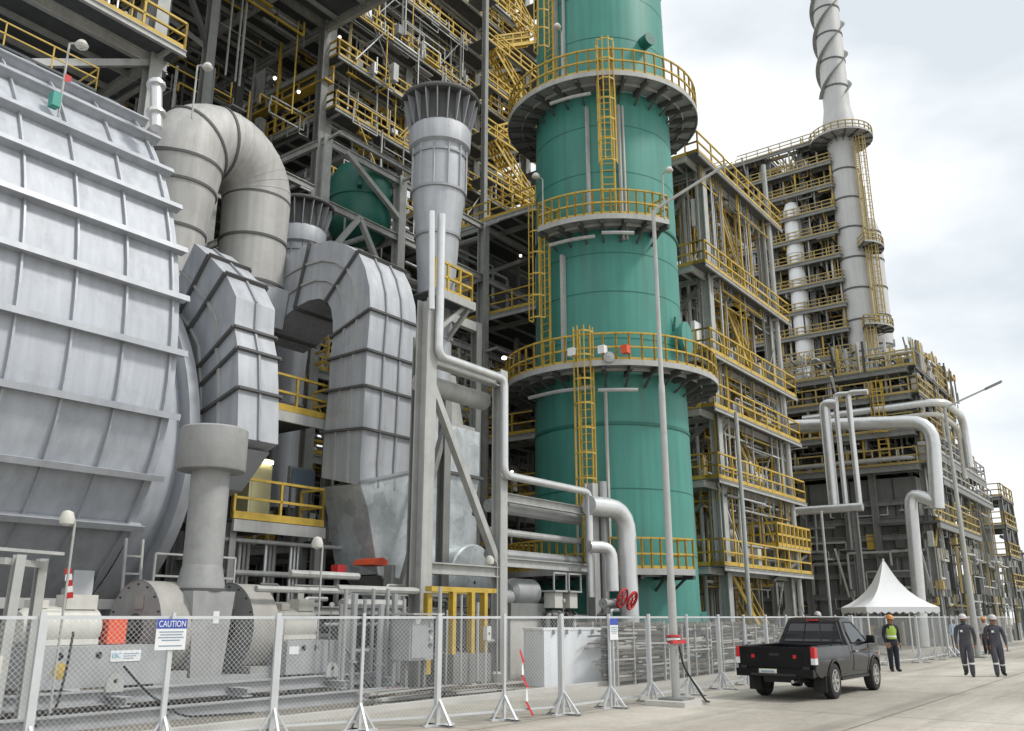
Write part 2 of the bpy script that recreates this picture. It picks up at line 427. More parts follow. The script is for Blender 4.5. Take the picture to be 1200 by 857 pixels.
def frame(root, us, vs, zs, cw=.36, bd=.36, cm="steel", holes=0., front=0., side=0., rr=.035, ym="yellow", ground=0., rails="fs", joist=1.4, cols=True, top=True, cskip=(), rag=0., inner=0., umax=None, sideq=1.0, openz=1e9):
    """steel frame with grating floors; front / side = overhang of the floors past the first v and the first / last u"""
    zt = zs[-1]
    if cols:
        for i, u in enumerate(us):
            for j, v in enumerate(vs):
                if 0 < i < len(us) - 1 and 0 < j < len(vs) - 1 or (i, j) in cskip: continue
                MB().ibeam((u, v, ground), (u, v, zt), cw, cw, side=Vector((1, 0, 0))).build("column", cm, root)
    for k, z in enumerate(zs):
        g = MB(); b = MB(); y = MB(); us_ = list(us)
        if umax: us_ = [q for q in us if q < umax[k] - 1] + [umax[k]]
        u0, u1 = us_[0] - side, us_[-1] + (0 if umax else side); v0, v1 = vs[0] - front, vs[-1]
        fr = [v0 if rnd.random() >= rag else vs[0] for _ in us_[1:]]
        for i in range(len(us_) - 1):
            for j in range(len(vs) - 1):
                if (rnd.random() < holes and j > 0) or (j == 0 and z > openz): continue
                a0 = u0 if i == 0 else us_[i]; a1 = u1 if i == len(us_) - 2 else us_[i + 1]
                c0 = fr[i] if j == 0 else vs[j]
                g.box(a0 + .01, a1 - .01, c0 + .01, vs[j + 1] - .01, z - .04, z)
        for v in list(vs): b.ibeam((u0, v, z - .045 - bd / 2), (u1, v, z - .045 - bd / 2), bd * .5, bd)
        ends_ = [u0] + us_[1:-1] + [u1]
        for i in range(len(us_) - 1):
            if fr[i] < vs[0]: b.ibeam((ends_[i], fr[i], z - .045 - bd * .3), (ends_[i + 1], fr[i], z - .045 - bd * .3), bd * .35, bd * .6)
        for u in [u0] * (side > 0) + us_ + [u1] * (side > 0 and not umax): b.ibeam((u, vs[0], z - .05 - bd / 2), (u, v1, z - .05 - bd / 2), bd * .48, bd * .97)
        q = v0 + joist
        for u in us_:
            if front and min(fr) < vs[0]: b.beam((u, v0, z - .12), (u, vs[0], z - .2), bd * .3, bd * .4)
        if z > openz: q = vs[1] + .4
        while q < v1 - .3: b.beam((u0 + .1, q, z - .05 - bd * .25), (u1 - .1, q, z - .05 - bd * .25), bd * .3, bd * .48); q += joist
        if g.v: g.build("floor_grating", "grating", root)
        b.build("floor_beam", cm, root)
        if k < len(zs) - 1 or top:
            if "f" in rails and z < openz:
                for i in range(len(us_) - 1):
                    if rnd.random() > rag * .45: rail(y, ([(ends_[i] + .05, vs[0], z)] if fr[i] < vs[0] else []) + [(ends_[i] + .05, fr[i] + .05, z), (ends_[i + 1] - .05, fr[i] + .05, z)] + ([(ends_[i + 1] - .05, vs[0], z)] if fr[i] < vs[0] else []), 1.1, 1.6, rr)
            for v in vs[1:-1]:
                for i in range(len(us_) - 1):
                    if rnd.random() < inner and z < openz: rail(y, [(ends_[i] + .4, v - .6, z), (ends_[i + 1] - rnd.random() * 2, v - .6, z)], 1.1, 1.6, rr)
            if "s" in rails and rnd.random() < sideq and z < openz: rail(y, [(u0 + .05, v0 + .05, z), (u0 + .05, v1, z)], 1.1, 1.6, rr)
            if "e" in rails: rail(y, [(u1 - .05, v0 + .05, z), (u1 - .05, v1, z)], 1.1, 1.6, rr)
            if y.v: y.build("railing", ym, root)
def brace(root, p, q, w=.18, m="steel"): MB().beam(p, q, w, w).build("brace", m, root)
def ring_platform(root, u, v, r0, r1, z, a0, a1, ym="yellow", n=36, nb=16, gap=None, r=.035):
    """round platform seen from below: ring plate, edge channel, brackets and railing; angles in radians"""
    full = a1 - a0 > 2 * math.pi - .01
    g = MB(); g.lathe(u, v, [(r0 + .02, z), (r1, z), (r1, z - .05), (r0 + .02, z - .05), (r0 + .02, z)], n, a0, None if full else a1)
    g.build("platform_deck", "deck_under", root)
    e = MB(); e.lathe(u, v, [(r1 + .02, z - .13), (r1 + .06, z - .13), (r1 + .06, z + .08), (r1 + .02, z + .08), (r1 + .02, z - .13)], n, a0, None if full else a1)
    mid = (r0 + r1) / 2; e.lathe(u, v, [(mid, z - .17), (mid + .05, z - .17), (mid + .05, z - .06), (mid, z - .06)], n, a0, None if full else a1)
    e.build("edge_channel", "steel_light", root)
    for k in range(nb + (0 if full else 1)):
        a = a0 + (a1 - a0) * k / nb; d = Vector((math.cos(a), math.sin(a), 0)); c = Vector((u, v, 0)); b = MB()
        b.beam(c + d * (r0 + .02) + ZUP * (z - .16), c + d * r1 + ZUP * (z - .16), .12, .2)
        b.beam(c + d * (r0 + .02) + ZUP * (z - .62), c + d * (r0 + (r1 - r0) * .6) + ZUP * (z - .22), .07, .07)
        b.build("bracket", "steel_dark", root)
    y = MB(); pts = []
    for k in range(n + 1):
        a = a0 + (a1 - a0) * k / n
        if gap and gap[0] < a < gap[1]:
            if len(pts) > 1: rail(y, pts, 1.1, 1.9, r * .8)
            pts = []; continue
        pts.append(V(u + r1 * math.cos(a), v + r1 * math.sin(a), z))
    if not full: pts = [V(u + r0 * math.cos(a0), v + r0 * math.sin(a0), z)] + pts + [V(u + r0 * math.cos(a1), v + r0 * math.sin(a1), z)]
    rail(y, pts, 1.1, 1.9, r * .8)
    y.build("railing", ym, root)
PIPES = []
def pipe(pts, r, m, label, group=None, bend=None, n=10, name="pipe", flanges=()):
    """a pipe with a label of its own is built at once; repeats wait in PIPES until all of them can be ranked by size"""
    pts = [Vector(q) for q in pts]
    if group and len(group) > 5 and name == "pipe": PIPES.append((pts, r, m, label, group, bend, n, flanges)); return None
    return make_pipe(pts, r, m, label, group, bend, n, flanges)
def pipe_mesh(mb, pts, r, bend, n, flanges):
    mb.path(pts, r, bend, n)
    for a, t in flanges:
        p = pts[a].lerp(pts[a + 1], t); d = (pts[a + 1] - pts[a]).normalized(); mb.spin(p, d, [(r * .9, -r * .3), (r * 1.6, -r * .3), (r * 1.6, r * .3), (r * .9, r * .3)], n)
    return mb
def make_pipe(pts, r, m, label, group, bend, n, flanges):
    return single("pipe", pipe_mesh(MB(), pts, r, bend, n, flanges), m, label, "pipe", min(pts, key=lambda q: q.z), group)
FINE = {}                                  # tangle of thin tubes, cables and angles inside the frames, nobody could count it
def fine_bits(us, vs, zs, n, r=(.02, .06), mats=("steel_light", "grey_pipe", "alu", "steel", "steel_dark", "yellow", "yellow", "cream"), vfront=.7):
    for k in range(n):
        i = rnd.randrange(len(zs) - 1); z0, z1 = zs[i], zs[i + 1]; h = z1 - z0; j = min(len(vs) - 2, int(abs(rnd.gauss(0, vfront))))
        x = rnd.uniform(us[0], us[-1]); v = rnd.uniform(vs[j], vs[j + 1]) if rnd.random() < .7 else vs[j] + rnd.uniform(-.1, .3); m = rnd.choice(mats); mb = FINE.setdefault(m, MB()); t = rnd.random(); q = rnd.uniform(*r)
        zz = rnd.choice([z0 + .55, z0 + 1.1, z1 - .5, z1 - .75, z1 - .5, z1 - 1.0])
        if t < .26: mb.beam(V(x, v, z0), V(x, v, z1 - .05), q * 2, q * 2)
        elif t < .36: mb.beam(V(x, v, z0), V(x, v, z0 + min(h * .8, rnd.uniform(.8, 1.6))), q * 2, q * 2)
        elif t < .62:                          # a run along the floor's edge, dropped or lifted at both ends
            ln = rnd.uniform(1.5, 5); x1 = min(us[-1], x + ln); mb.beam(V(x, v, zz), V(x1, v, zz), q * 2, q * 2); up = zz > z0 + h * .5
            for xx in (x, x1): mb.beam(V(xx, v, zz), V(xx, v, z1 - .05 if up else z0), q * 1.7, q * 1.7)
        elif t < .76:
            v1 = min(vs[-1], v + rnd.uniform(1, 3.5)); mb.beam(V(x, v, zz), V(x, v1, zz), q * 2, q * 2); up = zz > z0 + h * .5
            for xx in (v, v1): mb.beam(V(x, xx, zz), V(x, xx, z1 - .05 if up else z0), q * 1.7, q * 1.7)
        elif t < .80: mb.beam(V(x, v, z0), V(x + rnd.choice([-1, 1]) * h * .7, v, z1 - .05), q * 1.8, q * 1.8)
        elif t < .94: s = rnd.uniform(.15, .5); mb.box(x, x + s, v, v + s, z0, z0 + min(h * .7, s * rnd.uniform(1, 3.2)))
        else: s = rnd.uniform(.2, .4); mb.box(x, x + s * 4, v, v + s, z1 - .6, z1 - .5); mb.beam(V(x + .1, v + s / 2, z1 - .5), V(x + .1, v + s / 2, z1 - .05), .04, .04); mb.beam(V(x + s * 3.5, v + s / 2, z1 - .5), V(x + s * 3.5, v + s / 2, z1 - .05), .04, .04)
def bulb(root, p, r=.11): MB().spin(p, (0, 0, 1), [(.01, -r), (r * .8, -r * .6), (r, 0), (r * .8, r * .6), (.01, r)], 10).build("lamp_bulb", "lamp_on", root); MB().lathe(p[0], p[1], [(.02, p[2] + r * 2.2), (r * 1.2, p[2] + r * 1.7), (r * 1.5, p[2] + r * .6), (r * 1.4, p[2] + r * .6), (r * 1.1, p[2] + r * 1.5), (.02, p[2] + r * 2)], 12).build("lamp_hood", "steel_light", root)

# ================================================================== THE GROUND
struct("road", MB().add([(-400, -900, 0), (1500, -900, 0), (1500, 900, 0), (-400, 900, 0)], [(0, 1, 2, 3)]), "road")
struct("yard_ground", MB().add([(-60, 12.9, .006), (58, 12.9, .006), (150, 14, .006), (150, 120, .006), (-60, 120, .006)], [(0, 1, 2, 3, 4)]), "yard")
struct("apron", MB().add([(-60, 12.0, .004), (6.3, 12.0, .004), (10.6, 10.7, .004), (14.6, 9.5, .004), (44, 8.8, .004), (58, 12.9, .004), (-60, 12.9, .004)], [(0, 1, 2, 3, 4, 5, 6)]), "apron")
struct("kerb", MB().box(-20, 21.5, 12.75, 12.95, -.1, .11), "kerb")

# ================================================================== RIBBED DRUM (far left)
DU, DV, DZ, DA, DBU, DBL = 11.89, 27.5, 7.2, 8.5, 10.55, 6.9
def ell(a, k=1.0):                    # a: 0 = nearest point, +90 = top
    b = DBU if math.sin(a) >= 0 else DBL
    return DV - DA * k * math.cos(a), DZ + b * k * math.sin(a)
def ell_n(a):
    b = DBU if math.sin(a) >= 0 else DBL
    n = Vector((0, -math.cos(a) / DA, math.sin(a) / b)); return n.normalized()
o = (DU - 6, DV, .0)
drum = thing("ribbed_drum", "huge silver ribbed drum filling the left edge above the blower skid", "industrial vessel", o)
N = 96; m = MB(); ang = [2 * math.pi * i / N for i in range(N)]
pr = [Vector((0, *ell(a))) for a in ang]
U0 = -2.0
m.add([p + V(U0, 0, 0) for p in pr] + [p + V(DU, 0, 0) for p in pr], [(i, (i + 1) % N, N + (i + 1) % N, N + i) for i in range(N)] + [tuple(range(N, 2 * N))])
m.build("drum_shell", "silver", drum)
def ang_of_z(z):
    t = (z - DZ) / (DBU if z > DZ else DBL); return math.asin(max(-1, min(1, t)))
zs_str = [at_u(x, y, DU)[2] for x, y in ((165, 147), (176, 170), (190, 208), (201, 249), (206, 299), (209, 354), (207, 417), (200, 488), (190, 556), (172, 612))]
for i, z in enumerate(zs_str):
    a = ang_of_z(z); v_, z_ = ell(a); n = ell_n(a); c = Vector((0, v_, z_)); side = Vector((0, 0, 1)); t = Vector((0, n.z, -n.y))
    b = MB(); h = .26
    b.beam(c + n * h / 2 + V(U0, 0, 0), c + n * h / 2 + V(DU + .12, 0, 0), .05, h, side=t)
    b.beam(c + n * h + V(U0, 0, 0), c + n * h + V(DU + .12, 0, 0), .15, .04, side=t)
    b.build("stiffener", "silver_rib", drum)
for k in range(-1, 11):
    u = 10.45 - 1.22 * k
    if u < U0 + .3: continue
    b = MB(); s0 = [i for i in range(-30, 46)]
    for i, j in zip(s0, s0[1:]):
        a0, a1 = 2 * math.pi * i / N, 2 * math.pi * j / N
        p = Vector((u, *ell(a0))) + ell_n(a0) * .05; q = Vector((u, *ell(a1))) + ell_n(a1) * .05
        b.beam(p, q, .05, .09, side=Vector((1, 0, 0)))
    b.build("ring_rib", "silver_rib", drum)
# tapering end section and ring flange behind the drum end
m = MB(); ks = [(DU + .005, .98), (DU + .5, .97), (13.2, .92), (13.3, .88)]
ell2 = lambda a, k: (DV - 8.05 * k * math.cos(a), 5.6 + (7.0 if math.sin(a) > 0 else 5.2) * k * math.sin(a))
for i, (u, k) in enumerate(ks): m.v += [Vector((u, *ell2(a, k))) for a in ang]
m.f += [(r * N + i, r * N + (i + 1) % N, (r + 1) * N + (i + 1) % N, (r + 1) * N + i) for r in range(len(ks) - 1) for i in range(N)] + [tuple(range(3 * N, 4 * N))]
m.build("end_section", "silver", drum)
m = MB(); ell2 = lambda a, k: (DV - 8.05 * k * math.cos(a), 5.6 + (7.0 if math.sin(a) > 0 else 5.2) * k * math.sin(a)); fl = [(12.75, .92), (12.75, 1.0), (13.05, 1.0), (13.05, .92)]
for u, k in fl: m.v += [Vector((u, *ell2(a, k))) for a in ang]
m.f += [(r * N + i, r * N + (i + 1) % N, ((r + 1) % 4) * N + (i + 1) % N, ((r + 1) % 4) * N + i) for r in range(4) for i in range(N)]
m.build("ring_flange", "silver_rib", drum)
for u in (6.4, 11.3):
    MB().ibeam((u, 21.2, 0), (u, 21.2, 4.2), .5, .5).build("support_leg", "white", drum)
    MB().ibeam((u, 33.5, 0), (u, 33.5, 4.2), .5, .5).build("support_leg", "white", drum)
# walkway on top of the drum
wk = thing("drum_walkway", "narrow walkway with yellow railing along the top of the ribbed drum", "walkway", (6, 24.6, 16.6))
MB().box(2, 11.4, 24.0, 25.2, 16.95, 17.02).build("walkway_deck", "grating", wk)
for u in (2.5, 5.5, 8.5, 11.2): MB().beam((u, 24.5, 16.1), (u, 24.5, 16.95), .12, .12).build("support_post", "steel", wk)
y = MB(); rail(y, [(2, 24.05, 17.02), (11.4, 24.05, 17.02), (11.4, 25.2, 17.02)], .75, 1.4, .018, False); y.build("railing", "yellow", wk)
pipe([at_u(183, 150, 11.4), at_u(183, 95, 11.4)], .16, "alu", "short shiny capped pipe standing on the drum top by the big elbow", n=12, flanges=((0, .9), (0, .3)))
for (x0, y0, h, lb) in ((72, 112, 1.5, "small lamp post with a red flag on the upper edge of the drum"), (232 - 5, 118, 1.2, "small lamp post between the drum top and the round elbow duct")):
    q = at_u(x0, y0, 9.0 if x0 < 100 else 13.2); t = thing("lamp_post", lb, "lamp", (q.x, q.y, q.z - .6)); lamp_post(t, (q.x, q.y, q.z - .6), h + .6, (.5, -.5, 0), False)
    if x0 < 100: MB().add([(q.x, q.y - .03, q.z + .4), (q.x, q.y - .03, q.z + .62), (q.x + .16, q.y - .05, q.z + .6), (q.x + .16, q.y - .05, q.z + .44)], [(0, 1, 2, 3)]).build("flag", "red", t); MB().box(q.x - .24, q.x - .04, q.y - .12, q.y + .12, q.z - .4, q.z - .02).build("valve_box", "turquoise", t)

# ================================================================== ROUND ELBOW DUCT
el = thing("round_elbow_duct", "fat grey round duct bending over in a U beside the drum", "duct", (14.8, 23.6, 9))
c0, c1 = V(14.3, 23.9, 0), V(17.35, 23.9, 0)
def arc_pts(zc, rb, n=16): return [V((c0.x + c1.x) / 2 - rb * math.cos(math.pi * i / n), 23.9, zc + rb * 1.0 * math.sin(math.pi * i / n)) for i in range(n + 1)]
rb = (c1.x - c0.x) / 2; zc = 15.55
MB().sweep([V(c0.x, 23.9, z) for z in (9.0, 13.2, 13.8, 14.8, zc)], [1.02, 1.02, 1.08, 1.22, 1.34], 36).build("riser_pipe", "warm_duct", el)
ap = arc_pts(zc, rb); MB().sweep(ap, [1.34 - .012 * i for i in range(len(ap))], 36).build("elbow", "warm_duct", el)
MB().sweep([V(c1.x, 23.9, z) for z in (zc, 14.5, 12.3)], [1.15, 1.12, 1.12], 36).build("downcomer_pipe", "warm_duct", el)
for z, r in ((13.3, 1.02), (14.75, 1.21), (zc + .02, 1.33)): MB().torus((c0.x, 23.9, z), (0, 0, 1), r - .02, .06, 36, .09).build("seam_ring", "seam", el)
for i in (4, 7): MB().torus(ap[i], (ap[i + 1] - ap[i - 1]), 1.34 - .012 * i - .02, .055, 36, .09).build("seam_ring", "seam", el)
MB().hexa([V(16.7, 23.0, 11.0), V(18.15, 23.0, 11.0), V(18.15, 24.9, 11.0), V(16.7, 24.9, 11.0)], [V(16.25, 22.8, 12.32), V(18.15, 22.8, 12.32), V(18.15, 25.0, 12.32), V(16.25, 25.0, 12.32)]).build("landing_hood", "duct", el)
for z in (12.4, 14.0, zc): MB().torus((c1.x, 23.9, z), (0, 0, 1), 1.12 - .01, .05, 36, .09).build("seam_ring", "seam", el)
for i in range(8, 16, 1): MB().torus(ap[i], (ap[i + 1] - ap[i - 1]) if i < 16 else (0, 0, 1), 1.34 - .012 * i - .025, .035, 36, .05).build("weld_ring", "warm_duct", el)

# ================================================================== RECTANGULAR DUCTS
def rect_duct(name, label, o, outer, inner, u0, u1, bands, nface, nside, m="duct", mr="duct_rib", rib=.1):
    """outer / inner: matching outlines in a plane of constant u"""
    root = thing(name, label, "duct", o); n = len(outer); du = V(u1 - u0, 0, 0); s = MB()
    O = [V(u0, p[0], p[1]) for p in outer]; I = [V(u0, p[0], p[1]) for p in inner]
    k = []
    for i in range(n): k += [O[i], O[i] + du, I[i] + du, I[i]]
    s.v = k
    for i in range(n - 1):
        for j in range(4): j2 = (j + 1) % 4; s.f.append((4 * i + j, 4 * i + j2, 4 * i + 4 + j2, 4 * i + 4 + j))
    s.f += [(0, 3, 2, 1), (4 * n - 4, 4 * n - 3, 4 * n - 2, 4 * n - 1)]
    s.build("duct_shell", m, root, sharp=18)
    for i in bands:
        b = MB(); f = .5
        tg = (O[min(n - 1, i + 1)] - O[max(0, i - 1)] + I[min(n - 1, i + 1)] - I[max(0, i - 1)]).normalized()
        w = (O[i] - I[i]).normalized(); q = [O[i] + w * rib / 2 - V(rib / 2, 0, 0), O[i] + w * rib / 2 + du + V(rib / 2, 0, 0), I[i] - w * rib / 2 + du + V(rib / 2, 0, 0), I[i] - w * rib / 2 - V(rib / 2, 0, 0)]
        for a, bq, sd in ((q[0], q[1], tg), (q[1], q[2], tg), (q[2], q[3], tg), (q[3], q[0], tg)): b.beam(a, bq, .07, rib * 1.1, side=sd)
        b.build("flange_band", "seam", root)
    for j in range(1, nface + 1):
        b = MB(); t = j / (nface + 1)
        for a, bq in zip(O, O[1:]):
            b.beam(a + du * t, bq + du * t, .06, .12, side=Vector((1, 0, 0)))
        b.build("face_rib", mr, root)
    for j in range(1, nside + 1):
        b = MB(); t = j / (nside + 1)
        for i in range(n - 1):
            a = O[i].lerp(I[i], t); bq = O[i + 1].lerp(I[i + 1], t); b.beam(a, bq, .12, .07, side=V(1, 0, 0))
        b.build("side_rib", "steel_light", root)
    return root
D2 = 13.35
o2 = [at_u(x, y, D2) for x, y in ((228, 285), (246, 301), (265, 322), (277, 348), (274, 373), (275, 384), (279, 409), (279.5, 455), (278, 512))]
outer = [(p.y, p.z) for p in o2]
outer[4] = (outer[3][0] - .02, outer[4][1]); outer[5] = (outer[4][0] - .02, outer[5][1])
inner = [(22.6, 9.7), (22.0, 9.15), (21.5, 8.7), (21.1, 8.2), (20.95, 7.9), (20.9, 7.7), (20.8, 7.2), (20.7, 6.6), (20.6, 5.2)]
outer = [(a, b) for a, b in outer]
d2 = rect_duct("faceted_duct", "silver faceted rectangular duct bending down just right of the drum", (13.9, 19.5, 5), outer, inner, D2, 14.62, (1, 2, 5, 6, 7), 1, 2)
m = MB(); m.hexa([V(D2 + .2, 19.4, 4.9), V(14.4, 19.4, 4.9), V(14.4, 20.4, 4.7), V(D2 + .2, 20.4, 4.7)], [V(D2 + .05, 18.6, 5.85), V(14.57, 18.6, 5.85), V(14.57, 20.5, 5.2), V(D2 + .05, 20.5, 5.2)]); m.build("outlet_hopper", "duct_rib", d2)
D3 = 18.2
po = [(306, 317), (329, 303), (348, 293), (364, 287), (387, 282), (404, 286), (420, 296), (428, 314), (433, 337), (434, 363), (430, 410), (428, 452), (425, 502), (422, 540), (422, 569)]
pi = [(300, 398), (316, 388), (332, 372), (347, 360), (362, 352), (374, 350), (383, 353), (388, 362), (390, 376), (390, 395), (387, 422), (385, 459), (380, 507), (378, 540), (377, 560)]
outer = [(p.y, p.z) for p in (at_u(x, y, D3) for x, y in po)]; inner = [(p.y, p.z) for p in (at_u(x, y, D3) for x, y in pi)]
d3 = rect_duct("arched_duct", "tall silver arched rectangular duct with ribs standing left of the pipe rack", (19, 20, 4.7), outer, inner, D3, 20.3, (1, 3, 6, 9, 10, 11, 12), 2, 2)
# galvanised mitre bend that turns the arched duct towards the fan
gp = [(18.16, 5.50), (20.34, 6.12), (22.3, 5.45), (23.6, 4.95), (23.6, 3.0), (21.0, 2.75), (19.05, 2.95), (18.50, 4.85)]
MB().prism([V(a, 18.96, b) for a, b in gp], (0, 1.75, 0)).build("mitre_bend", "galv", d3)
for (a, b), (c, d) in (((18.12, 5.52), (20.38, 6.16)), ((19.0, 2.9), (20.9, 2.68))):
    MB().beam((a, 18.93, b), (c, 18.93, d), .09, .08).build("flange_band", "duct_rib", d3)
MB().prism([V(18.9, 18.7, 2.9), V(21.0, 18.7, 2.7), V(20.8, 18.7, 2.35), V(19.3, 18.7, 2.5)], (0, 1.5, 0)).build("lower_flange", "steel", d3)
MB().hexa([V(19.6, 18.1, 1.7), V(21.4, 18.1, 1.7), V(21.4, 19.6, 1.7), V(19.6, 19.6, 1.7)], [V(19.4, 18.7, 2.5), V(20.8, 18.7, 2.34), V(20.8, 20.1, 2.34), V(19.4, 20.1, 2.5)]).build("fan_inlet", "galv", d3)

# ================================================================== VERTICAL SILENCER STACKS
def silencer(o, label, s=1.0):
    u, v, z0 = o; r = thing("silencer_stack", label, "stack", o)
    def L_(prof, nm, m, n=32): MB().lathe(u, v, [(a * s, z0 + b * s) for a, b in prof], n).build(nm, m, r)
    L_([(.60, 0), (.60, 4.6), (.66, 6.2), (.82, 8.6), (1.02, 10.4), (1.02, 12.0), (1.0, 12.3)], "stack_body", "duct")
    for z, rr in ((4.6, .60), (8.6, .82), (10.4, 1.02), (11.9, 1.02)): MB().torus((u, v, z0 + z * s), (0, 0, 1), rr * s - .01, .07, 32, .1).build("stiffener_ring", "duct_rib", r)
    L_([(1.0, 12.2), (1.18, 12.3), (1.22, 13.0), (1.16, 13.1)], "collar", "duct", 32)
    L_([(1.15, 13.0), (1.15, 14.3), (1.05, 14.3), (1.05, 13.0)], "silencer_drum", "steel_dark", 32)
    L_([(1.05, 14.25), (1.52, 14.25), (1.56, 14.32), (1.52, 14.42), (1.05, 14.42)], "rain_hood", "seam", 32)
    for k in range(20):
        a = 2 * math.pi * k / 20; d = Vector((math.cos(a), math.sin(a), 0)); c = Vector((u, v, z0))
        MB().hexa([c + d * 1.14 * s + V(-d.y, d.x, 0) * q + ZUP * 13.1 * s for q in (-.02, .02)] + [c + d * 1.2 * s + V(-d.y, d.x, 0) * q + ZUP * 13.1 * s for q in (.02, -.02)],
                  [c + d * 1.14 * s + V(-d.y, d.x, 0) * q + ZUP * 14.24 * s for q in (-.02, .02)] + [c + d * 1.48 * s + V(-d.y, d.x, 0) * q + ZUP * 14.24 * s for q in (.02, -.02)]).build("fin", "duct_rib", r)
    for k in range(12):
        a = 2 * math.pi * k / 12; d = Vector((math.cos(a), math.sin(a), 0)); c = Vector((u, v, z0))
        MB().beam(c + d * 1.04 * s + ZUP * 10.4 * s, c + d * 1.04 * s + ZUP * 12.2 * s, .05, .09).build("vertical_rib", "duct", r)
    return r
q = at_v(515, 107, 20.6)
silencer((q.x + .1, 20.6, q.z - 14.9), "tall silver silencer stack with a dark finned cap between arched duct and green tower")
q2 = at_v(362, 226, 27)
silencer((q2.x - .3, 27, q2.z - 14.3 * .86 - .9), "shorter finned silencer stack half hidden between elbow duct and arched duct", .86)
# service platform round the silencer
q = at_v(520, 352, 19.6); pz = q.z
pf = thing("service_platform", "small yellow railed platform clamped round the silver silencer stack", "platform", (q.x, 19.6, pz))
MB().box(q.x - 1.1, q.x + .9, 19.0, 21.6, pz - .06, pz).build("platform_deck", "grating", pf)
MB().box(q.x - 1.15, q.x + .95, 18.9, 18.99, pz - .28, pz + .02).build("edge_channel", "steel_light", pf); MB().box(q.x + .91, q.x + .99, 19.0, 21.6, pz - .28, pz + .02).build("edge_channel", "steel_light", pf)
y = MB(); rail(y, [(q.x - 1.1, 19.05, pz), (q.x + .88, 19.05, pz), (q.x + .88, 21.6, pz)], 1.1, .7, .04); y.build("railing", "yellow", pf)
brace(pf, (q.x - 1.0, 19.2, pz - 1.6), (q.x + .6, 19.2, pz - .2), .14, "steel_light"); brace(pf, (q.x + .7, 20.4, pz - 1.6), (q.x + .8, 19.1, pz - .2), .14, "steel_light")
# galvanised fan under the silencer
q = at_v(530, 530, 19.6)
fn = thing("draught_fan", "galvanised draught fan with hopper casing beneath the silencer stack", "fan", (22.8, 19.6, 2))
u0, u1 = at_v(508, 530, 18.9).x, at_v(562, 530, 18.9).x; za, zb, zc_, zd = at_v(535, 500, 18.9).z, at_v(535, 554, 18.9).z, at_v(535, 612, 18.9).z, at_v(535, 640, 18.9).z
MB().hexa([V(u0, 18.9, zb), V(u1, 18.9, zb), V(u1, 21, zb), V(u0, 21, zb)], [V(u0, 18.9, za), V(u1, 18.9, za), V(u1, 21, za), V(u0, 21, za)]).build("upper_casing", "galv", fn)
MB().hexa([V(u0 + .45, 19.1, zc_), V(u1 - .25, 19.1, zc_), V(u1 - .25, 20.8, zc_), V(u0 + .45, 20.8, zc_)], [V(u0, 18.9, zb - .1), V(u1, 18.9, zb - .1), V(u1, 21, zb - .1), V(u0, 21, zb - .1)]).build("hopper", "galv", fn)
MB().hexa([V(u0 - .1, 18.8, zb - .1), V(u1 + .1, 18.8, zb - .1), V(u1 + .1, 21.1, zb - .1), V(u0 - .1, 21.1, zb - .1)], [V(u0 - .1, 18.8, zb), V(u1 + .1, 18.8, zb), V(u1 + .1, 21.1, zb), V(u0 - .1, 21.1, zb)]).build("flange", "seam", fn)
MB().box(u0 + .5, u1 - .6, 19.2, 20.6, zd - 1.2, zc_ + .02).build("neck", "steel_light", fn)
for k in range(3): MB().box(u0 + .4 - .05 * k, u1 - .5, 19.1, 20.7, zc_ - .12 - .22 * k, zc_ - .05 - .22 * k).build("flange", "steel", fn)
cx = at_v(545, 670, 18.6); MB().spin((cx.x, 18.2, cx.z - .35), (0, 1, 0), [(.05, 0), (1.15, 0), (1.2, .05), (1.2, 1.4), (1.15, 1.45), (.05, 1.45)], 36).build("fan_volute", "galv", fn)
MB().box(cx.x - 2.2, cx.x - .6, 18.3, 19.5, cx.z - .9, cx.z + .1).build("outlet_box", "galv", fn)
MB().box(cx.x - 1.6, cx.x + 1.6, 18.1, 19.8, .0, cx.z - 1.5).build("foundation", "steel", fn)
# upper steel column / casing under the platform
st = thing("stack_support_tower", "grey steel box tower carrying the silencer stack behind the twin pipes", "steel frame", (22.8, 20.5, 3))
uu0, uu1 = at_v(506, 450, 20.0).x, at_v(560, 450, 20.0).x
for u in (uu0, uu1):
    for v in (20.1, 21.9): MB().ibeam((u, v, 0), (u, v, pz - .1), .3, .3).build("column", "steel", st)
for z in (5.6, 8.2, pz - .3):
    MB().beam((uu0, 20.1, z), (uu1, 20.1, z), .25, .34).build("beam", "steel_light", st); MB().beam((uu0, 20.1, z), (uu0, 21.9, z), .25, .34).build("beam", "steel", st)
MB().hexa([V(uu0 + .2, 20.3, za), V(uu1 - .3, 20.3, za), V(uu1 - .3, 21.7, za), V(uu0 + .2, 21.7, za)], [V(uu0 + .5, 20.5, za + 2.4), V(uu1 - .7, 20.5, za + 2.4), V(uu1 - .7, 21.5, za + 2.4), V(uu0 + .5, 21.5, za + 2.4)]).build("transition_casing", "steel_light", st)

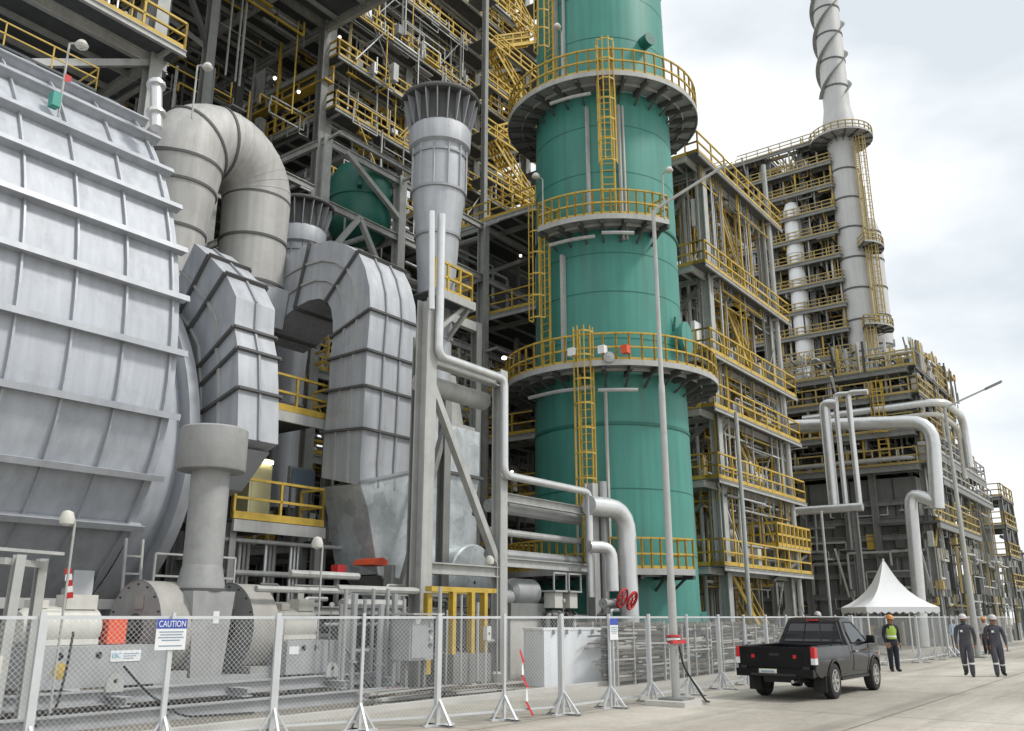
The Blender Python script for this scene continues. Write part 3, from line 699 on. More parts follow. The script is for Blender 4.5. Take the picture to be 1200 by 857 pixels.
# ================================================================== PIPE RACK WITH TWIN PIPES
RV = 16.0; c1u, c2u, c3u = 17.62, 21.0, 26.2
z1, z2, z3 = at_v(500, 352, RV).z, at_v(588, 436, RV).z, at_v(697, 568, RV).z
rk = thing("pipe_rack", "light grey steel pipe rack in front of the galvanised fan and green tower", "pipe rack", (c1u, RV, 0))
for u, z, s in ((c1u, z1, .42), (c2u, z2, .34), (c3u, z3, .34)): MB().ibeam((u, RV, 0), (u, RV, z), s, s, side=V(1, 0, 0)).build("column", "steel_light", rk)
MB().ibeam((at_v(491, 500, RV + 1.4).x, RV + 1.4, 0), (at_v(491, 500, RV + 1.4).x, RV + 1.4, z1 - .5), .36, .36).build("column", "steel", rk); MB().ibeam((c2u, RV + 2.2, 0), (c2u, RV + 2.2, z2), .3, .3).build("column", "steel", rk)
MB().ibeam((c1u, RV, z2 - .35), (c2u, RV, z2 - .35), .26, .36).build("beam", "steel_light", rk)
MB().ibeam((c1u, RV, at_v(540, 668, RV).z), (c2u, RV, at_v(540, 668, RV).z), .26, .3).build("beam", "steel_light", rk)
for yy in (584, 655): zz = at_v(640, yy, RV).z; MB().ibeam((c2u, RV, zz - .2), (c3u, RV, zz - .2), .2, .26).build("beam", "steel_light", rk)
brace(rk, (c1u + .1, RV, at_v(512, 445, RV).z), (c2u - .1, RV, at_v(588, 662, RV).z), .2, "steel_light")
brace(rk, (c2u, RV + 2.2, z2 - 1.5), (c1u + 1.5, RV + 2.2, 2.2), .18, "steel")
MB().tube((c1u + .3, RV + .55, z2 - .9), (c2u - .1, RV + .55, z2 - .9), .28, 14).build("cross_pipe", "steel_light", rk)
P = lambda x, y, v=RV - .35: at_v(x, y, v)
a = P(506, 248); pipe([a, V(a.x + .1, a.y, P(504, 362).z)], .09, "alu", "left and taller of the two thin shiny pipes rising in front of the silencer stack", bend=.2)
a = P(518, 252); zt = P(517, 418).z; e = P(590, 446); f_ = P(588, 585); g_ = P(690, 577); h_ = P(691, 700)
pipe([a, V(a.x, a.y, zt), V(e.x + .05, a.y, zt - .02), V(e.x + .05, a.y, g_.z), V(g_.x, a.y, g_.z), V(g_.x, a.y, h_.z)], .12, "alu", "long shiny pipe stepping down the pipe rack in right angles toward the pump", bend=.28, n=12)
for yy, r, m_, lb in ((603, .2, "grey_pipe", "upper thick grey pipe spanning the right bay of the pipe rack"), (630, .11, "steel_light", "thin light pipe between the two thick pipes of the pipe rack"), (655, .17, "grey_pipe", "lower thick grey pipe with a dark flange in the pipe rack")):
    zz = at_v(640, yy, RV + .5).z; pipe([V(c2u + .1, RV + .5, zz), V(c3u - .1, RV + .5, zz)], r, m_, lb, flanges=((0, .12),) if r > .15 else ())
# insulated pipes with elbows
a = at_v(737, 705, 15.2); zt = at_v(737, 598, 15.2).z; b_ = at_v(706, 598, 15.2)
pipe([V(a.x, 15.2, .2), V(a.x, 15.2, zt), V(b_.x - .2, 15.6, zt)], .33, "alu", "fat bright insulated pipe elbow before the green tower base", bend=.9, n=16)
a = at_v(718, 690, 15.0); zt = at_v(718, 642, 15.0).z
pipe([V(a.x, 15.0, at_v(718, 693, 15.0).z), V(a.x, 15.0, zt), V(a.x - .75, 15.4, zt)], .2, "alu", "smaller bright pipe elbow with a red valve wheel under it", bend=.5, n=14)
pipe([V(c3u + .42, RV - .2, .2), V(c3u + .42, RV - .2, z3 + .1)], .15, "grey_pipe", "plain grey standpipe hard beside the right column of the pipe rack")
vl = thing("gate_valve", "red hand wheels and grey gate valve in front of the fat bright pipe", "valve", (a.x + .1, 14.9, 1.9))
vz = at_v(720, 702, 14.9).z
MB().spin((a.x - .8, 14.9, vz - .15), (1, 0, 0), [(.02, 0), (.16, 0), (.16, .1), (.1, .1), (.12, .35), (.1, .6), (.16, .6), (.16, .7), (.02, .7)], 14).build("valve_body", "grey_pipe", vl)
for du_, dv_, rr in ((-.1, -.1, .28), (.35, -.2, .27), (.6, -.05, .22)):
    c = V(a.x + du_, 14.7 + dv_, vz + (.02 if du_ < .3 else -.05)); w = MB(); w.sweep([c + V(math.cos(t) * rr, -.12 * math.sin(t), math.sin(t) * rr) for t in [2 * math.pi * i / 16 for i in range(17)]], .035, 6)
    for t in (0, 1.05, 2.1): w.tube(c - V(math.cos(t) * rr, -.12 * math.sin(t), math.sin(t) * rr), c + V(math.cos(t) * rr, -.12 * math.sin(t), math.sin(t) * rr), .02, 5)
    w.build("hand_wheel", "red", vl)

# ================================================================== RELIEF STUB STACK AND BLOWER SKID
su = at_v(250, 525, 16.4).x
sb = thing("relief_stack", "grey stub stack with a wide cylinder cap between two blower casings", "stack", (su, 16.4, .6))
MB().lathe(su, 16.4, [(.05, 4.72), (.69, 4.74), (.71, 4.77), (.71, 5.62), (.66, 5.66), (.05, 5.66)], 36).build("stack_cap", "volute", sb)
MB().lathe(su, 16.4, [(.40, 2.75), (.40, 4.8)], 28).build("stack_pipe", "volute", sb)
MB().lathe(su, 16.4, [(.40, 2.78), (.48, 2.4), (.48, 2.3)], 28).build("flare", "volute", sb)
MB().torus((su, 16.4, 2.28), (0, 0, 1), .44, .09, 28, .06).build("flange", "seam", sb)
MB().hexa([V(su - .36, 15.95, .6), V(su + .36, 15.95, .6), V(su + .36, 16.9, .6), V(su - .36, 16.9, .6)], [V(su - .5, 15.9, 2.25), V(su + .5, 15.9, 2.25), V(su + .5, 16.9, 2.25), V(su - .5, 16.9, 2.25)]).build("chute", "volute", sb)
MB().box(su + .02, su + .16, 15.905, 15.93, 1.62, 1.86).build("notice_plate", "white", sb)
def volute(uf, ur, label):
    r = thing("blower_casing", label, "blower", ((uf + ur) / 2, 16.85, .5)); c = 1.52; R_ = .95
    MB().spin((uf, 16.85, c), (1, 0, 0), [(.03, .02), (.3, .02), (R_ - .02, .02), (R_, 0), (R_, .03)], 40).build("side_plate", "volute", r)
    MB().spin((uf, 16.85, c), (1, 0, 0), [(R_ - .02, .03), (R_ - .02, ur - uf), (.05, ur - uf)], 40).build("rim_band", "volute_rim", r)
    MB().spin((uf - .05, 16.85, c), (1, 0, 0), [(.02, -.25), (.14, -.25), (.16, .02), (.3, .06)], 20).build("bearing_hub", "steel_dark", r)
    for k in range(16):
        t = 2 * math.pi * k / 16; MB().spin((uf - .015, 16.85 + .86 * math.cos(t), c + .86 * math.sin(t)), (1, 0, 0), [(.001, 0), (.022, 0), (.022, .04)], 6).build("bolt", "steel_dark", r)
    MB().box(uf + .05, ur - .05, 15.98, 17.7, .45, .74).build("pedestal", "volute", r)
    MB().box(uf - .012, uf + .01, 16.6, 16.9, 1.9, 2.15).build("access_hatch", "volute_rim", r)
    return r
volute(10.22, 10.98, "round grey blower casing left of the stub stack chute")
volute(12.38, 13.05, "round grey blower casing right of the stub stack chute")
def motor(u0, u1, label, guard):
    L_ = u1 - u0; r = thing("blower_motor", label, "motor", ((u0 + u1) / 2, 16.6, 1.28))
    zc = 1.58; m = MB(); m.spin((u0, 16.6, zc), (1, 0, 0), [(.02, 0), (.26, 0), (.30, .06), (.33, .1), (.33, L_ - .1), (.30, L_ - .06), (.2, L_), (.02, L_)], 24); m.build("motor_body", "cream", r)
    for k in range(7): t = R(-60 + 20 * k + 90); MB().box(u0 + .12, u1 - .12, 16.6 + .32 * math.cos(t) - .012, 16.6 + .32 * math.cos(t) + .012, zc + .32 * math.sin(t), zc + .32 * math.sin(t) + .035).build("cooling_fin", "cream", r)
    MB().box(u0 + L_ * .5, u1 - L_ * .1, 16.4, 16.8, zc + .30, zc + .56).build("terminal_box", "cream", r)
    MB().box(u0 + L_ * .1, u0 + L_ * .3, 16.45, 16.75, zc + .32, zc + .46).build("cable_box", "cream", r)
    MB().box(u0 + .1, u1 - .1, 16.3, 16.9, 1.26, 1.36).build("motor_foot", "cream", r)
    g0, g1 = guard; MB().box(g0, g1, 16.25, 16.95, 1.27, 1.75).build("coupling_guard", "orange", r)
    return r
motor(7.85, 9.32, "cream electric motor with orange coupling guard left of the left blower casing", (9.36, 9.72))
motor(13.42, 14.55, "cream electric motor right of the right blower casing", (13.12, 13.4))
sk = thing("blower_skid", "long grey steel skid carrying both blower motors behind the left fence", "skid", (11, 16.5, 0))
MB().box(7.75, 10.2, 15.6, 17.6, .57, 1.25).build("base_block", "skid", sk)
MB().box(13.05, 14.5, 15.6, 17.6, .57, 1.25).build("base_block", "skid", sk)
MB().box(10.2, 13.05, 15.95, 17.6, .40, .60).build("base_plate", "skid", sk)
for z, v in ((.42, 15.35), (.12, 14.75)): MB().ibeam((3.0, v, z), (15.6, v, z), .22, .24).build("long_beam", "skid", sk)
for u in (4, 6.5, 9, 11.5, 14, 15.4): MB().ibeam((u, 14.8, .36), (u, 17.6, .36), .2, .16).build("cross_beam", "skid", sk)
for u in (9.0, 14.0): MB().prism([V(u - .16, 15.2, .5), V(u + .16, 15.2, .5), V(u + .16, 15.2, .68), V(u + .08, 15.2, .8), V(u - .08, 15.2, .8), V(u - .16, 15.2, .68)], (0, .05, 0)).build("lifting_lug", "steel_light", sk); MB().spin((u, 15.195, .68), (0, 1, 0), [(.001, 0), (.04, 0)], 10).build("lug_hole", "black", sk)
for u in (8.17, 8.86, 13.5, 13.86): MB().spin((u, 15.592, 1.1), (0, 1, 0), [(.001, 0), (.062, 0), (.062, .02)], 16).build("round_port", "black", sk)
MB().spin((8.2, 15.594, .86), (0, 1, 0), [(.001, 0), (.13, 0), (.14, .004)], 9).build("paint_mark", "yellow", sk)
nm = MB().box(9.08, 9.66, 15.585, 15.597, .98, 1.17).build("name_plate", "white", sk)
text("EBC", "plate_logo", "cyan", nm, (9.19, 15.583, 1.085), .085, (1, 0, 0), (0, 0, 1), .17)
for k in range(3): MB().box(9.32, 9.62 - .05 * k, 15.580, 15.584, 1.105 - .04 * k, 1.12 - .04 * k).build("plate_line", "bluegrey", nm)
MB().box(13.1, 13.36, 15.585, 15.597, .98, 1.14).build("name_plate", "white", sk)
# gauge post lamps on the skid
def goose(o, label, top, arm=(-.3, 0, 0), hs=1):
    r = thing("yard_lamp", label, "lamp", o); o = Vector(o); m = MB(); e = V(o.x, o.y, top)
    m.path([o, e, e + Vector(arm) * .6 + V(0, 0, .12)], .022 * hs, .2, 8); m.build("lamp_post", "steel_light", r)
    c = e + Vector(arm) + V(0, 0, 0.02); MB().spin(c, (0, 0, 1), [(.02, .17 * hs), (.09 * hs, .14 * hs), (.13 * hs, .02), (.11 * hs, -.06), (.02, -.1 * hs)], 14).build("lamp_globe", "cream", r)
q = at_v(88, 612, 14.6); goose((q.x, 14.6, .3), "slim goose-neck lamp post standing before the left motor", q.z, (-.14, 0, 0), .95)
q = at_v(378, 640, 15.6); goose((q.x, 15.6, 0), "slim goose-neck lamp post right of the right motor", q.z, (-.16, 0, 0), 1.05)
q = at_v(583, 660, 15.0); goose((q.x, 15.0, 0), "slim goose-neck lamp post by the yellow valve frame", q.z, (-.35, 0, 0), .95)
# instrument stand on the far left
is_ = thing("instrument_stand", "grey steel instrument stand leaning at the far left behind the fence", "stand", (6.7, 14.2, 0))
u0 = at_v(12, 700, 14.2).x; u1 = at_v(45, 690, 14.9).x
zt = at_v(18, 650, 14.2).z
MB().ibeam((u0, 14.2, 0), (u0 + .05, 14.2, zt), .14, .14).build("post", "steel_light", is_); MB().ibeam((u1, 14.9, 0), (u1, 14.9, zt), .14, .14).build("post", "steel_light", is_)
MB().beam((u0 - 1.0, 14.15, zt + .08), (u1 + .2, 14.7, zt + .08), .12, .05).build("top_bar", "steel_light", is_); MB().beam((u0 - .2, 14.2, zt - .1), (u1, 14.9, zt - .1), .1, .1).build("cross_bar", "steel_light", is_)
MB().box(u0 - .25, u0 - .02, 14.1, 14.3, .95, 1.2).build("gauge_box", "cream", is_)
q = at_v(75, 682, 15.4); fl = thing("warning_tape", "red and white warning tape flag tied behind the left motor", "tape", q)
for k in range(5): MB().add([q + V(-.03 + .02 * k + .02, 0, .22 - .1 * k), q + V(.10 + .02 * k, 0, .24 - .1 * k), q + V(.13 + .02 * k, .02, .14 - .1 * k), q + V(0 + .02 * k, .02, .12 - .1 * k)], [(0, 1, 2, 3)]).build("tape_strip", "red" if k % 2 == 0 else "white", fl)
# stairs / ladder beside the drum leg
ld = thing("access_ladder", "thin grey access ladder with handrail beside the drum support", "ladder", (10.9, 18.2, 1.6))
qa, qb = at_v(147, 690, 18.2), at_v(160, 630, 18.2)
for k in (0, .4): MB().beam(V(qa.x + k, 18.2, .4), V(qb.x + k, 18.6, qb.z), .05, .05).build("ladder_rail", "steel_light", ld)
for i in range(1, 8): p = V(qa.x, 18.2, .4).lerp(V(qb.x, 18.6, qb.z), i / 8); MB().beam(p, p + V(.4, 0, 0), .04, .04).build("rung", "steel_light", ld)
y = MB(); rail(y, [(qb.x + .5, 18.2, 2.1), (qb.x + 2.6, 18.2, 2.1)], 1.0, .9, .022, False); y.build("handrail", "steel_light", ld)
MB().box(7, 16, 18.0, 19.0, 2.02, 2.1).build("platform_deck", "grating", ld); MB().beam((7, 17.98, 2.0), (16, 17.98, 2.0), .1, .2).build("deck_beam", "steel_light", ld)

# ================================================================== GREEN TOWER
GU, GV = 30.51, 17.62
A0 = math.atan2(-GV, -GU)
gt = thing("green_tower", "giant green cylindrical tower with yellow ring platforms and caged ladders", "tower", (GU, GV, 0))
def grad(z): 
    t = [(0, 3.32), (1.0, 3.2), (2.2, 3.13), (5.7, 3.09), (9.8, 3.05), (12.7, 2.98), (16.4, 2.97), (20.4, 2.95), (23.5, 2.90), (28.6, 2.85), (40, 2.85)]
    for (a, ra), (b, rb_) in zip(t, t[1:]):
        if z <= b: return ra + (rb_ - ra) * (z - a) / (b - a)
prof = [(grad(z), z) for z in (0, .5, 1, 2.2, 4, 5.7, 8, 9.8, 12.7, 16.4, 18, 20.4, 23.5, 26, 28.9, 34)] + [(2.4, 36), (.1, 37)]
MB().lathe(GU, GV, prof, 72).build("shell", "green", gt)
for z, t in ((8.6, .05), (16.75, .07), (29.35, .10)): MB().torus((GU, GV, z), (0, 0, 1), grad(z) - .01, t, 72, .12).build("stiffener_ring", "green_dark", gt)
for z in (3.9, 6.2, 11.9, 13.8, 15.4, 18.9, 21, 25.2, 27.4): MB().torus((GU, GV, z), (0, 0, 1), grad(z) - .012, .02, 72, .04).build("weld_seam", "green_dark", gt)
ring_platform(gt, GU, GV, 3.05, 4.25, 10.6, A0 - .05, A0 - .05 + 2 * math.pi, n=56, nb=26, r=.04)
ring_platform(gt, GU, GV, 2.92, 4.12, 22.65, A0, A0 + 2 * math.pi, n=56, nb=26, r=.04)
ring_platform(gt, GU, GV, 2.97, 4.05, 16.45, A0 - R(40), A0 + R(37), n=16, nb=6, r=.04)
ring_platform(gt, GU, GV, 3.1, 4.2, 3.25, A0 - R(70), A0 + R(40), n=24, nb=8, r=.04)
def on(a, r, z): return V(GU + r * math.cos(A0 + R(a)), GV + r * math.sin(A0 + R(a)), z)
for a, z0, z1, r in ((-42, 22.7, 34, 3.2), (3, 16.5, 23.2, 3.6), (-45, 10.65, 16.6, 3.4), (-13, 3.3, 11.0, 3.75)):
    p = on(a, r, 0); cage_ladder(gt, p.x, p.y, z0, z1, (p.x - GU, p.y - GV), .5, r=.03)
for a, z0, z1, s in ((-11, 16.6, 21.8, .09), (13, 15.9, 21.8, .09), (16, 15.9, 21.8, .05), (-33, 10.7, 15.5, .12), (-3, 3.4, 9.8, .07), (-24, 3.4, 9.8, .05), (-38, 22.7, 36, .10), (-30, 22.7, 36, .07)):
    p = on(a, grad((z0 + z1) / 2) + .14, 0); MB().beam((p.x, p.y, z0), (p.x, p.y, z1), s * 2, s).build("cable_tray", "steel_light", gt)
for a0, a1, z, r in ((-50, -8, 9.75, 4.0), (-6, 14, 9.6, 4.1), (-32, -6, 21.9, 3.9), (-35, -6, 15.75, 3.8), (-2, 16, 15.8, 3.95)):
    MB().path([on(a0, r, z), on((a0 + a1) / 2, r, z), on(a1, r, z)], .07, .5, 6).build("conduit", "steel_light", gt)
for a, z, h in ((-36, 16.5, 2.0), (34, 16.5, 1.9), (-22, 22.7, 2.2), (-62, 10.6, .9), (-66, 3.3, 1.6)): lamp_post(gt, on(a, 4.1 if z > 12 else 4.2, z), h, on(a, 1, 0) - V(GU, GV, 0), z < 12)
p = on(66, grad(12.2), 12.3); d = (p - V(GU, GV, 12.3)).normalized(); MB().spin(p, d, [(.5, -.4), (.5, .25), (.66, .25), (.66, .4), (.02, .42)], 22).build("manway", "green", gt)
p = on(58, grad(12), 12.5); MB().tube(p, p + d * .1 + ZUP * .6, .05).build("davit_arm", "green_dark", gt)
p = on(0, 4.32, 10.75); MB().spin(p, p - V(GU, GV, 10.75), [(.02, 0), (.18, 0), (.2, .08), (.02, .1)], 16).build("nozzle_cover", "steel_light", gt)
for a in (-18, -3, 8): p = on(a, 4.3, 11.1); MB().cbox((p.x, p.y, 10.9), .26, .26, .3).build("junction_box", "white" if a < 5 else "orange", gt)
p = on(40, grad(25), 25.2); MB().spin(p, p - V(GU, GV, 25.2), [(.28, 0), (.28, .45), (.02, .45)], 16).build("nozzle", "green_dark", gt)
p = on(20, grad(20), 21.5)
q = on(78, 3.2, 1.9); MB().beam(q, q + V(.5, -.2, -1.9), .14, .3).build("skirt_gusset", "green", gt)

# ================================================================== RAILED PLATFORMS BETWEEN THE DUCTS
def deck(label, u0, u1, v0, v1, z, legs=True, group=None):
    r = thing("railed_platform", label, "platform", ((u0 + u1) / 2, v0, 0), group)
    MB().box(u0, u1, v0, v1, z - .06, z).build("deck", "grating", r)
    MB().box(u0 - .02, u1 + .02, v0 - .1, v0 - .005, z - .34, z - .03).build("edge_beam", "steel_light", r)
    y = MB(); rail(y, [(u0 + .03, v0 + .03, z), (u1 - .03, v0 + .03, z), (u1 - .03, v0 + 1, z)], 1.1, 1.5, .035, False)
    y.box(u0, u1, v0 - .03, v0 - .004, z, z + .2); y.build("railing", "yellow", r)
    if legs:
        for u in (u0 + .1, u1 - .1): MB().ibeam((u, v0 + .15, 0), (u, v0 + .15, z - .1), .2, .2, side=V(1, 0, 0)).build("leg", "steel", r)
    return r
a, b = at_v(322, 480, 20.6), at_v(386, 480, 20.6); deck("upper of the two yellow railed platforms between the silver ducts", a.x - 2, b.x + .5, 20.9, 24, at_v(350, 484, 20.8).z)
a, b = at_v(284, 605, 20.2), at_v(379, 610, 20.2); zl = at_v(330, 613, 20.2).z; d_ = deck("lower of the two yellow railed platforms between the silver ducts", a.x - .3, b.x, 20.2, 24, zl)
cb = thing("lit_cabinet", "pale yellow lit control cabinet on the lower railed platform", "cabinet", at_v(300, 570, 22)); q = at_v(309, 560, 22)
MB().box(q.x - .5, q.x + .3, 22, 22.7, zl + .02, zl + 2.1).build("cabinet_body", "beige_lit", cb); MB().box(q.x - .45, q.x + .25, 21.9, 21.99, zl + 1.95, zl + 2.05).build("lamp_tube", "lamp_on", cb); MB().box(q.x - .42, q.x + .22, 21.985, 21.998, zl + .15, zl + 1.8).build("cabinet_door", "beige_lit", cb)
q = at_v(356, 560, 22.2); sg = thing("operator_console", "framed blue-grey control panel on the lower railed platform", "panel", (q.x, 22.2, zl))
MB().box(q.x - .45, q.x + .45, 22.2, 22.26, q.z - .25, q.z + .25).build("screen", "bluegrey", sg); MB().box(q.x - .5, q.x + .5, 22.27, 22.4, q.z - .32, q.z + .32).build("panel_frame", "steel_light", sg)
for k in (-.4, .4): MB().box(q.x + k - .03, q.x + k + .03, 22.3, 22.36, zl, q.z - .3).build("panel_leg", "steel", sg)
# dense pipes hanging below the lower platform
for k in range(9):
    u = a.x + .3 + k * (b.x - a.x - .5) / 8; z0 = rnd.choice([.2, .8, 1.6])
    pipe([V(u, 20.6 + .2 * (k % 3), z0), V(u, 20.6 + .2 * (k % 3), zl - .5)], rnd.choice([.05, .07, .09]), rnd.choice(["grey_pipe", "steel_light", "alu"]), "upright grey pipe hanging under the lower yellow railed platform", "pipes under the lower railed platform")
for k, z in enumerate((zl - .55, zl - 1.4, 1.9, 1.2)): pipe([V(a.x - .4, 20.35 + .1 * k, z), V(b.x + 1.0, 20.35 + .1 * k, z)], .06 + .02 * (k % 2), "steel_light", "level grey pipe running below the lower yellow railed platform", "level pipes below the lower railed platform")

# ================================================================== THE STEEL PROCESS STRUCTURES
def clutter(prefix, grp, us, vs, zs, n, rmax=.22, dark=False, zmax=None):
    """pipes, vessels and boxes standing on or hanging under the floors of a frame, each a thing of its own"""
    kinds = ["alu", "grey_pipe", "steel_light", "steel", "galv"]
    for k in range(n):
        i = rnd.randrange(len(zs) - 1); z = zs[i]; h = zs[i + 1] - z; j = min(len(vs) - 2, int(abs(rnd.gauss(0, .9)))); v = rnd.uniform(vs[j] + .3, vs[j + 1] - .3)
        t = rnd.random(); m = rnd.choice(kinds); r = rnd.uniform(.05, rmax)
        if t < .34:
            a = rnd.uniform(us[0], us[-1] - 3); b = min(us[-1], a + rnd.uniform(3, 12)); zz = z + h - .55 - rnd.random() * .7
            pts = [V(a, v, zz), V(b, v, zz)]
            if rnd.random() < .5: pts.append(V(b, v, z + .1))
            pipe(pts, r, m, "%s pipe running level %s" % (NICE[m], prefix), grp + ": level " + NICE[m] + " pipes", n=8)
        elif t < .50:
            a = rnd.uniform(us[0] + .3, us[-1] - .3); zz = z + h - .6 - rnd.random() * .5
            pipe([V(a, vs[0] + .2, zz), V(a, vs[-1], zz)], r, m, "%s pipe running front to back %s" % (NICE[m], prefix), grp + ": deep " + NICE[m] + " pipes", n=8)
        elif t < .80:
            a = rnd.uniform(us[0] + .2, us[-1] - .2); i2 = min(len(zs) - 1, i + rnd.choice([1, 2, 3]))
            pipe([V(a, v, z), V(a, v, zs[i2])], r * .8, m, "%s pipe standing upright %s" % (NICE[m], prefix), grp + ": upright " + NICE[m] + " pipes", n=8)
        else:
            a = rnd.uniform(us[0] + .8, us[-1] - .8); s = rnd.uniform(.5, 1.0); hh = min(h * .75, s * 2.2); mm = rnd.choice(["alu", "grey_pipe", "cream", "steel_light"])
            e = thing("process_vessel", "small %s process vessel %s" % (NICE[mm], prefix), "vessel", (a, v, z), grp + ": small " + NICE[mm] + " vessels")
            if rnd.random() < .5: MB().lathe(a, v, [(.05, z + .25), (s * .4, z + .3), (s * .5, z + .5), (s * .5, z + hh - .3), (s * .35, z + hh - .1), (.05, z + hh)], 14).build("vessel_body", mm, e)
            else: MB().spin((a - s, v, z + s * .5 + .3), (1, 0, 0), [(.05, 0), (s * .4, .1), (s * .45, .25), (s * .45, s * 2 - .25), (s * .4, s * 2 - .1), (.05, s * 2)], 14).build("vessel_body", mm, e)
            for q in (-.4, .4): MB().box(a + q * s - .05, a + q * s + .05, v - .12, v + .12, z, z + s * .4 + .3).build("vessel_leg", "steel", e)
NICE = {"alu": "shiny", "grey_pipe": "grey", "steel_light": "pale grey", "steel": "dull grey", "galv": "galvanised", "cream": "cream"}

# --- the tall steel frame behind the ducts
us, vs = [32, 39, 46.5, 53.2], [38, 45, 53, 62]
zs = [5, 9.5, 14, 18.5, 23, 27.2, 31.2, 34.8, 38.6, 42.4, 46.2, 50, 54]
s1 = thing("tall_steel_frame", "tall dark steel process frame rising behind the ducts to the top edge", "steel structure", (32, 38, 0))
frame(s1, us, vs, zs, .62, .40, "steel_mid", holes=.2, front=1.6, side=.6, rr=.05, rails="fs", rag=.22, inner=.6, sideq=.8)
fine_bits(us, vs, zs[3:], 1500, (.025, .06), mats=("steel_light", "steel_light", "grey_pipe", "alu", "steel_mid", "yellow", "yellow", "yellow", "cream"), vfront=.6)
MB().box(31.8, 53.5, 39.5, 39.7, 0, 8.5).build("ground_backdrop", "steel_dark", s1)  # added dark sheet for the shaded depth at ground level, hides the sky
for i in range(0, len(zs) - 1, 2):
    brace(s1, (39, 38.1, zs[i]), (46.5, 38.1, zs[i + 1]), .25); brace(s1, (32, 38 + 7, zs[i + 1]), (32, 38, zs[i]), .25); brace(s1, (46.5, 38.1, zs[i + 1]), (53, 38.1, zs[min(i + 2, len(zs) - 1)]), .25, "steel_light")
for i in range(4, len(zs) - 1):
    a, b = (45.0, 50.6) if i % 2 else (50.6, 45.0); stair(s1, (a, 35.4, zs[i]), (b, 35.4, zs[i + 1]), .95, (0, 1, 0), .05)
    y = MB(); rail(y, [(43.6, 34.7, zs[i]), (52.4, 34.7, zs[i])], 1.1, 1.4, .05); y.build("railing", "yellow", s1)
    MB().box(43.6, 45.0, 34.7, 36.5, zs[i] - .06, zs[i] - .002).build("stair_landing", "grating", s1); MB().box(50.6, 52.4, 34.7, 36.5, zs[i] - .06, zs[i] - .002).build("stair_landing", "grating", s1)
for u in (43.5, 52.5): MB().ibeam((u, 34.6, 14), (u, 34.6, 54), .34, .34, side=V(1, 0, 0)).build("column", "steel", s1)
MB().box(31.5, 53.5, 62.3, 62.5, 0, 54).build("rear_backdrop", "steel_dark", s1)  # added opaque dark sheet, its colour stands for the shaded interior
clutter("in the tall steel frame behind the ducts", "tall frame", [31.8, 53], vs, zs[2:], 120, .34)
for x, y, d_ in ((322, 92, 39), (350, 108, 39), (398, 44, 38), (480, 68, 39), (520, 40, 37.5), (590, 128, 39), (455, 160, 39.5), (212, 60, 40)): bulb(s1, at_v(x, y, d_), .09)
fine_bits([31.6, 43], [35.6, 37.9], zs[3:10], 330, (.025, .045), mats=("steel_light", "steel_light", "alu", "steel", "yellow"))
# small right-hand balconies of the tall frame
for k, (z, u0, u1) in enumerate(((36.5, 53.6, 57.4), (41.5, 53.6, 58.2), (46.5, 53.6, 58.2), (31.5, 53.6, 57))):
    bl = thing("side_balcony", ["second lowest", "second highest", "highest", "lowest"][k] + " small balcony stepping out of the tall steel frame beside the green tower", "platform", (u0, 38, z))
    MB().box(u0, u1, 37, 41, z - .06, z).build("deck", "grating", bl); y = MB(); rail(y, [(u0, 37.05, z), (u1, 37.05, z), (u1, 41, z)], 1.1, 1.3, .05); y.build("railing", "yellow", bl)
    b = MB(); b.beam((u0, 37.1, z - .25), (u1, 37.1, z - .25), .2, .36); b.beam((u1, 37.1, z - .25), (u1, 41, z - .25), .2, .36); b.beam((u0, 37.2, z - 2.2), (u1 - .4, 37.2, z - .4), .16, .16); b.build("support_beam", "steel", bl)
MB().ibeam((57.6, 37, 0), (57.6, 37, 47), .3, .3, side=V(1, 0, 0)).build("column", "steel", s1)

# --- the lower frame in front of it, with the green hung vessel
us2, vs2 = [23.7, 28.6, 35.2, 40.5], [28, 32, 36.4]
zs2 = [4.6, 8.2, 11.8, 15.4, 19.6, 22.6]
s2 = thing("lower_steel_frame", "lower steel frame between the ducts and the tall frame holding a dark green vessel", "steel structure", (23.7, 28, 0))
frame(s2, us2, vs2, zs2, .46, .36, "steel_mid", holes=.4, front=1.0, side=.0, rr=.04, rails="fs", top=False, rag=.8, inner=.3, sideq=.4, openz=15)
fine_bits(us2, vs2, zs2[:4], 900, (.02, .05), mats=("steel_light", "grey_pipe", "alu", "steel_mid", "yellow", "yellow", "cream"))
for x, y in ((344, 420), (600, 553), (430, 512), (560, 640), (338, 540), (610, 300), (500, 390)): bulb(s2, at_v(x, y, 27.6), .07)
brace(s2, (28.6, 27.9, 20.3), (24.9, 27.9, 22.3), .22, "steel_light"); brace(s2, (25.9, 27.9, 19.4), (28.6, 27.9, 15.6), .22, "steel_light"); brace(s2, (25.9, 27.9, 19.4), (23.7, 27.9, 16.4), .22, "steel_light")
for a, b in (((28.6, 28, 15.4), (35.2, 28, 19.4)), ((35.2, 28, 11.8), (40.5, 28, 15.4)), ((28.6, 28, 8.2), (35.2, 28, 11.5)), ((23.7, 28, 11.8), (23.7, 32, 15.4)), ((35.2, 28, 19.6), (40.5, 28, 22.6))): brace(s2, a, b, .2)
clutter("in the lower steel frame behind the arched duct", "lower frame", [23.5, 40.5], vs2, zs2, 80, .26)
hv = thing("hung_green_vessel", "dark green round-bottomed vessel hung in the steel frame above the arched duct", "vessel", (27.6, 29.6, 19))
q = at_v(421, 290, 29.6); vr = 1.55
MB().lathe(q.x - .1, 29.6, [(.02, q.z)] + [(vr * math.sin(R(t)), q.z + vr * .8 * (1 - math.cos(R(t)))) for t in (15, 30, 45, 60, 75, 90)] + [(vr, q.z + 3.2), (vr * .8, q.z + 3.9), (.3, q.z + 4.2)], 32).build("vessel_shell", "green_dark", hv)
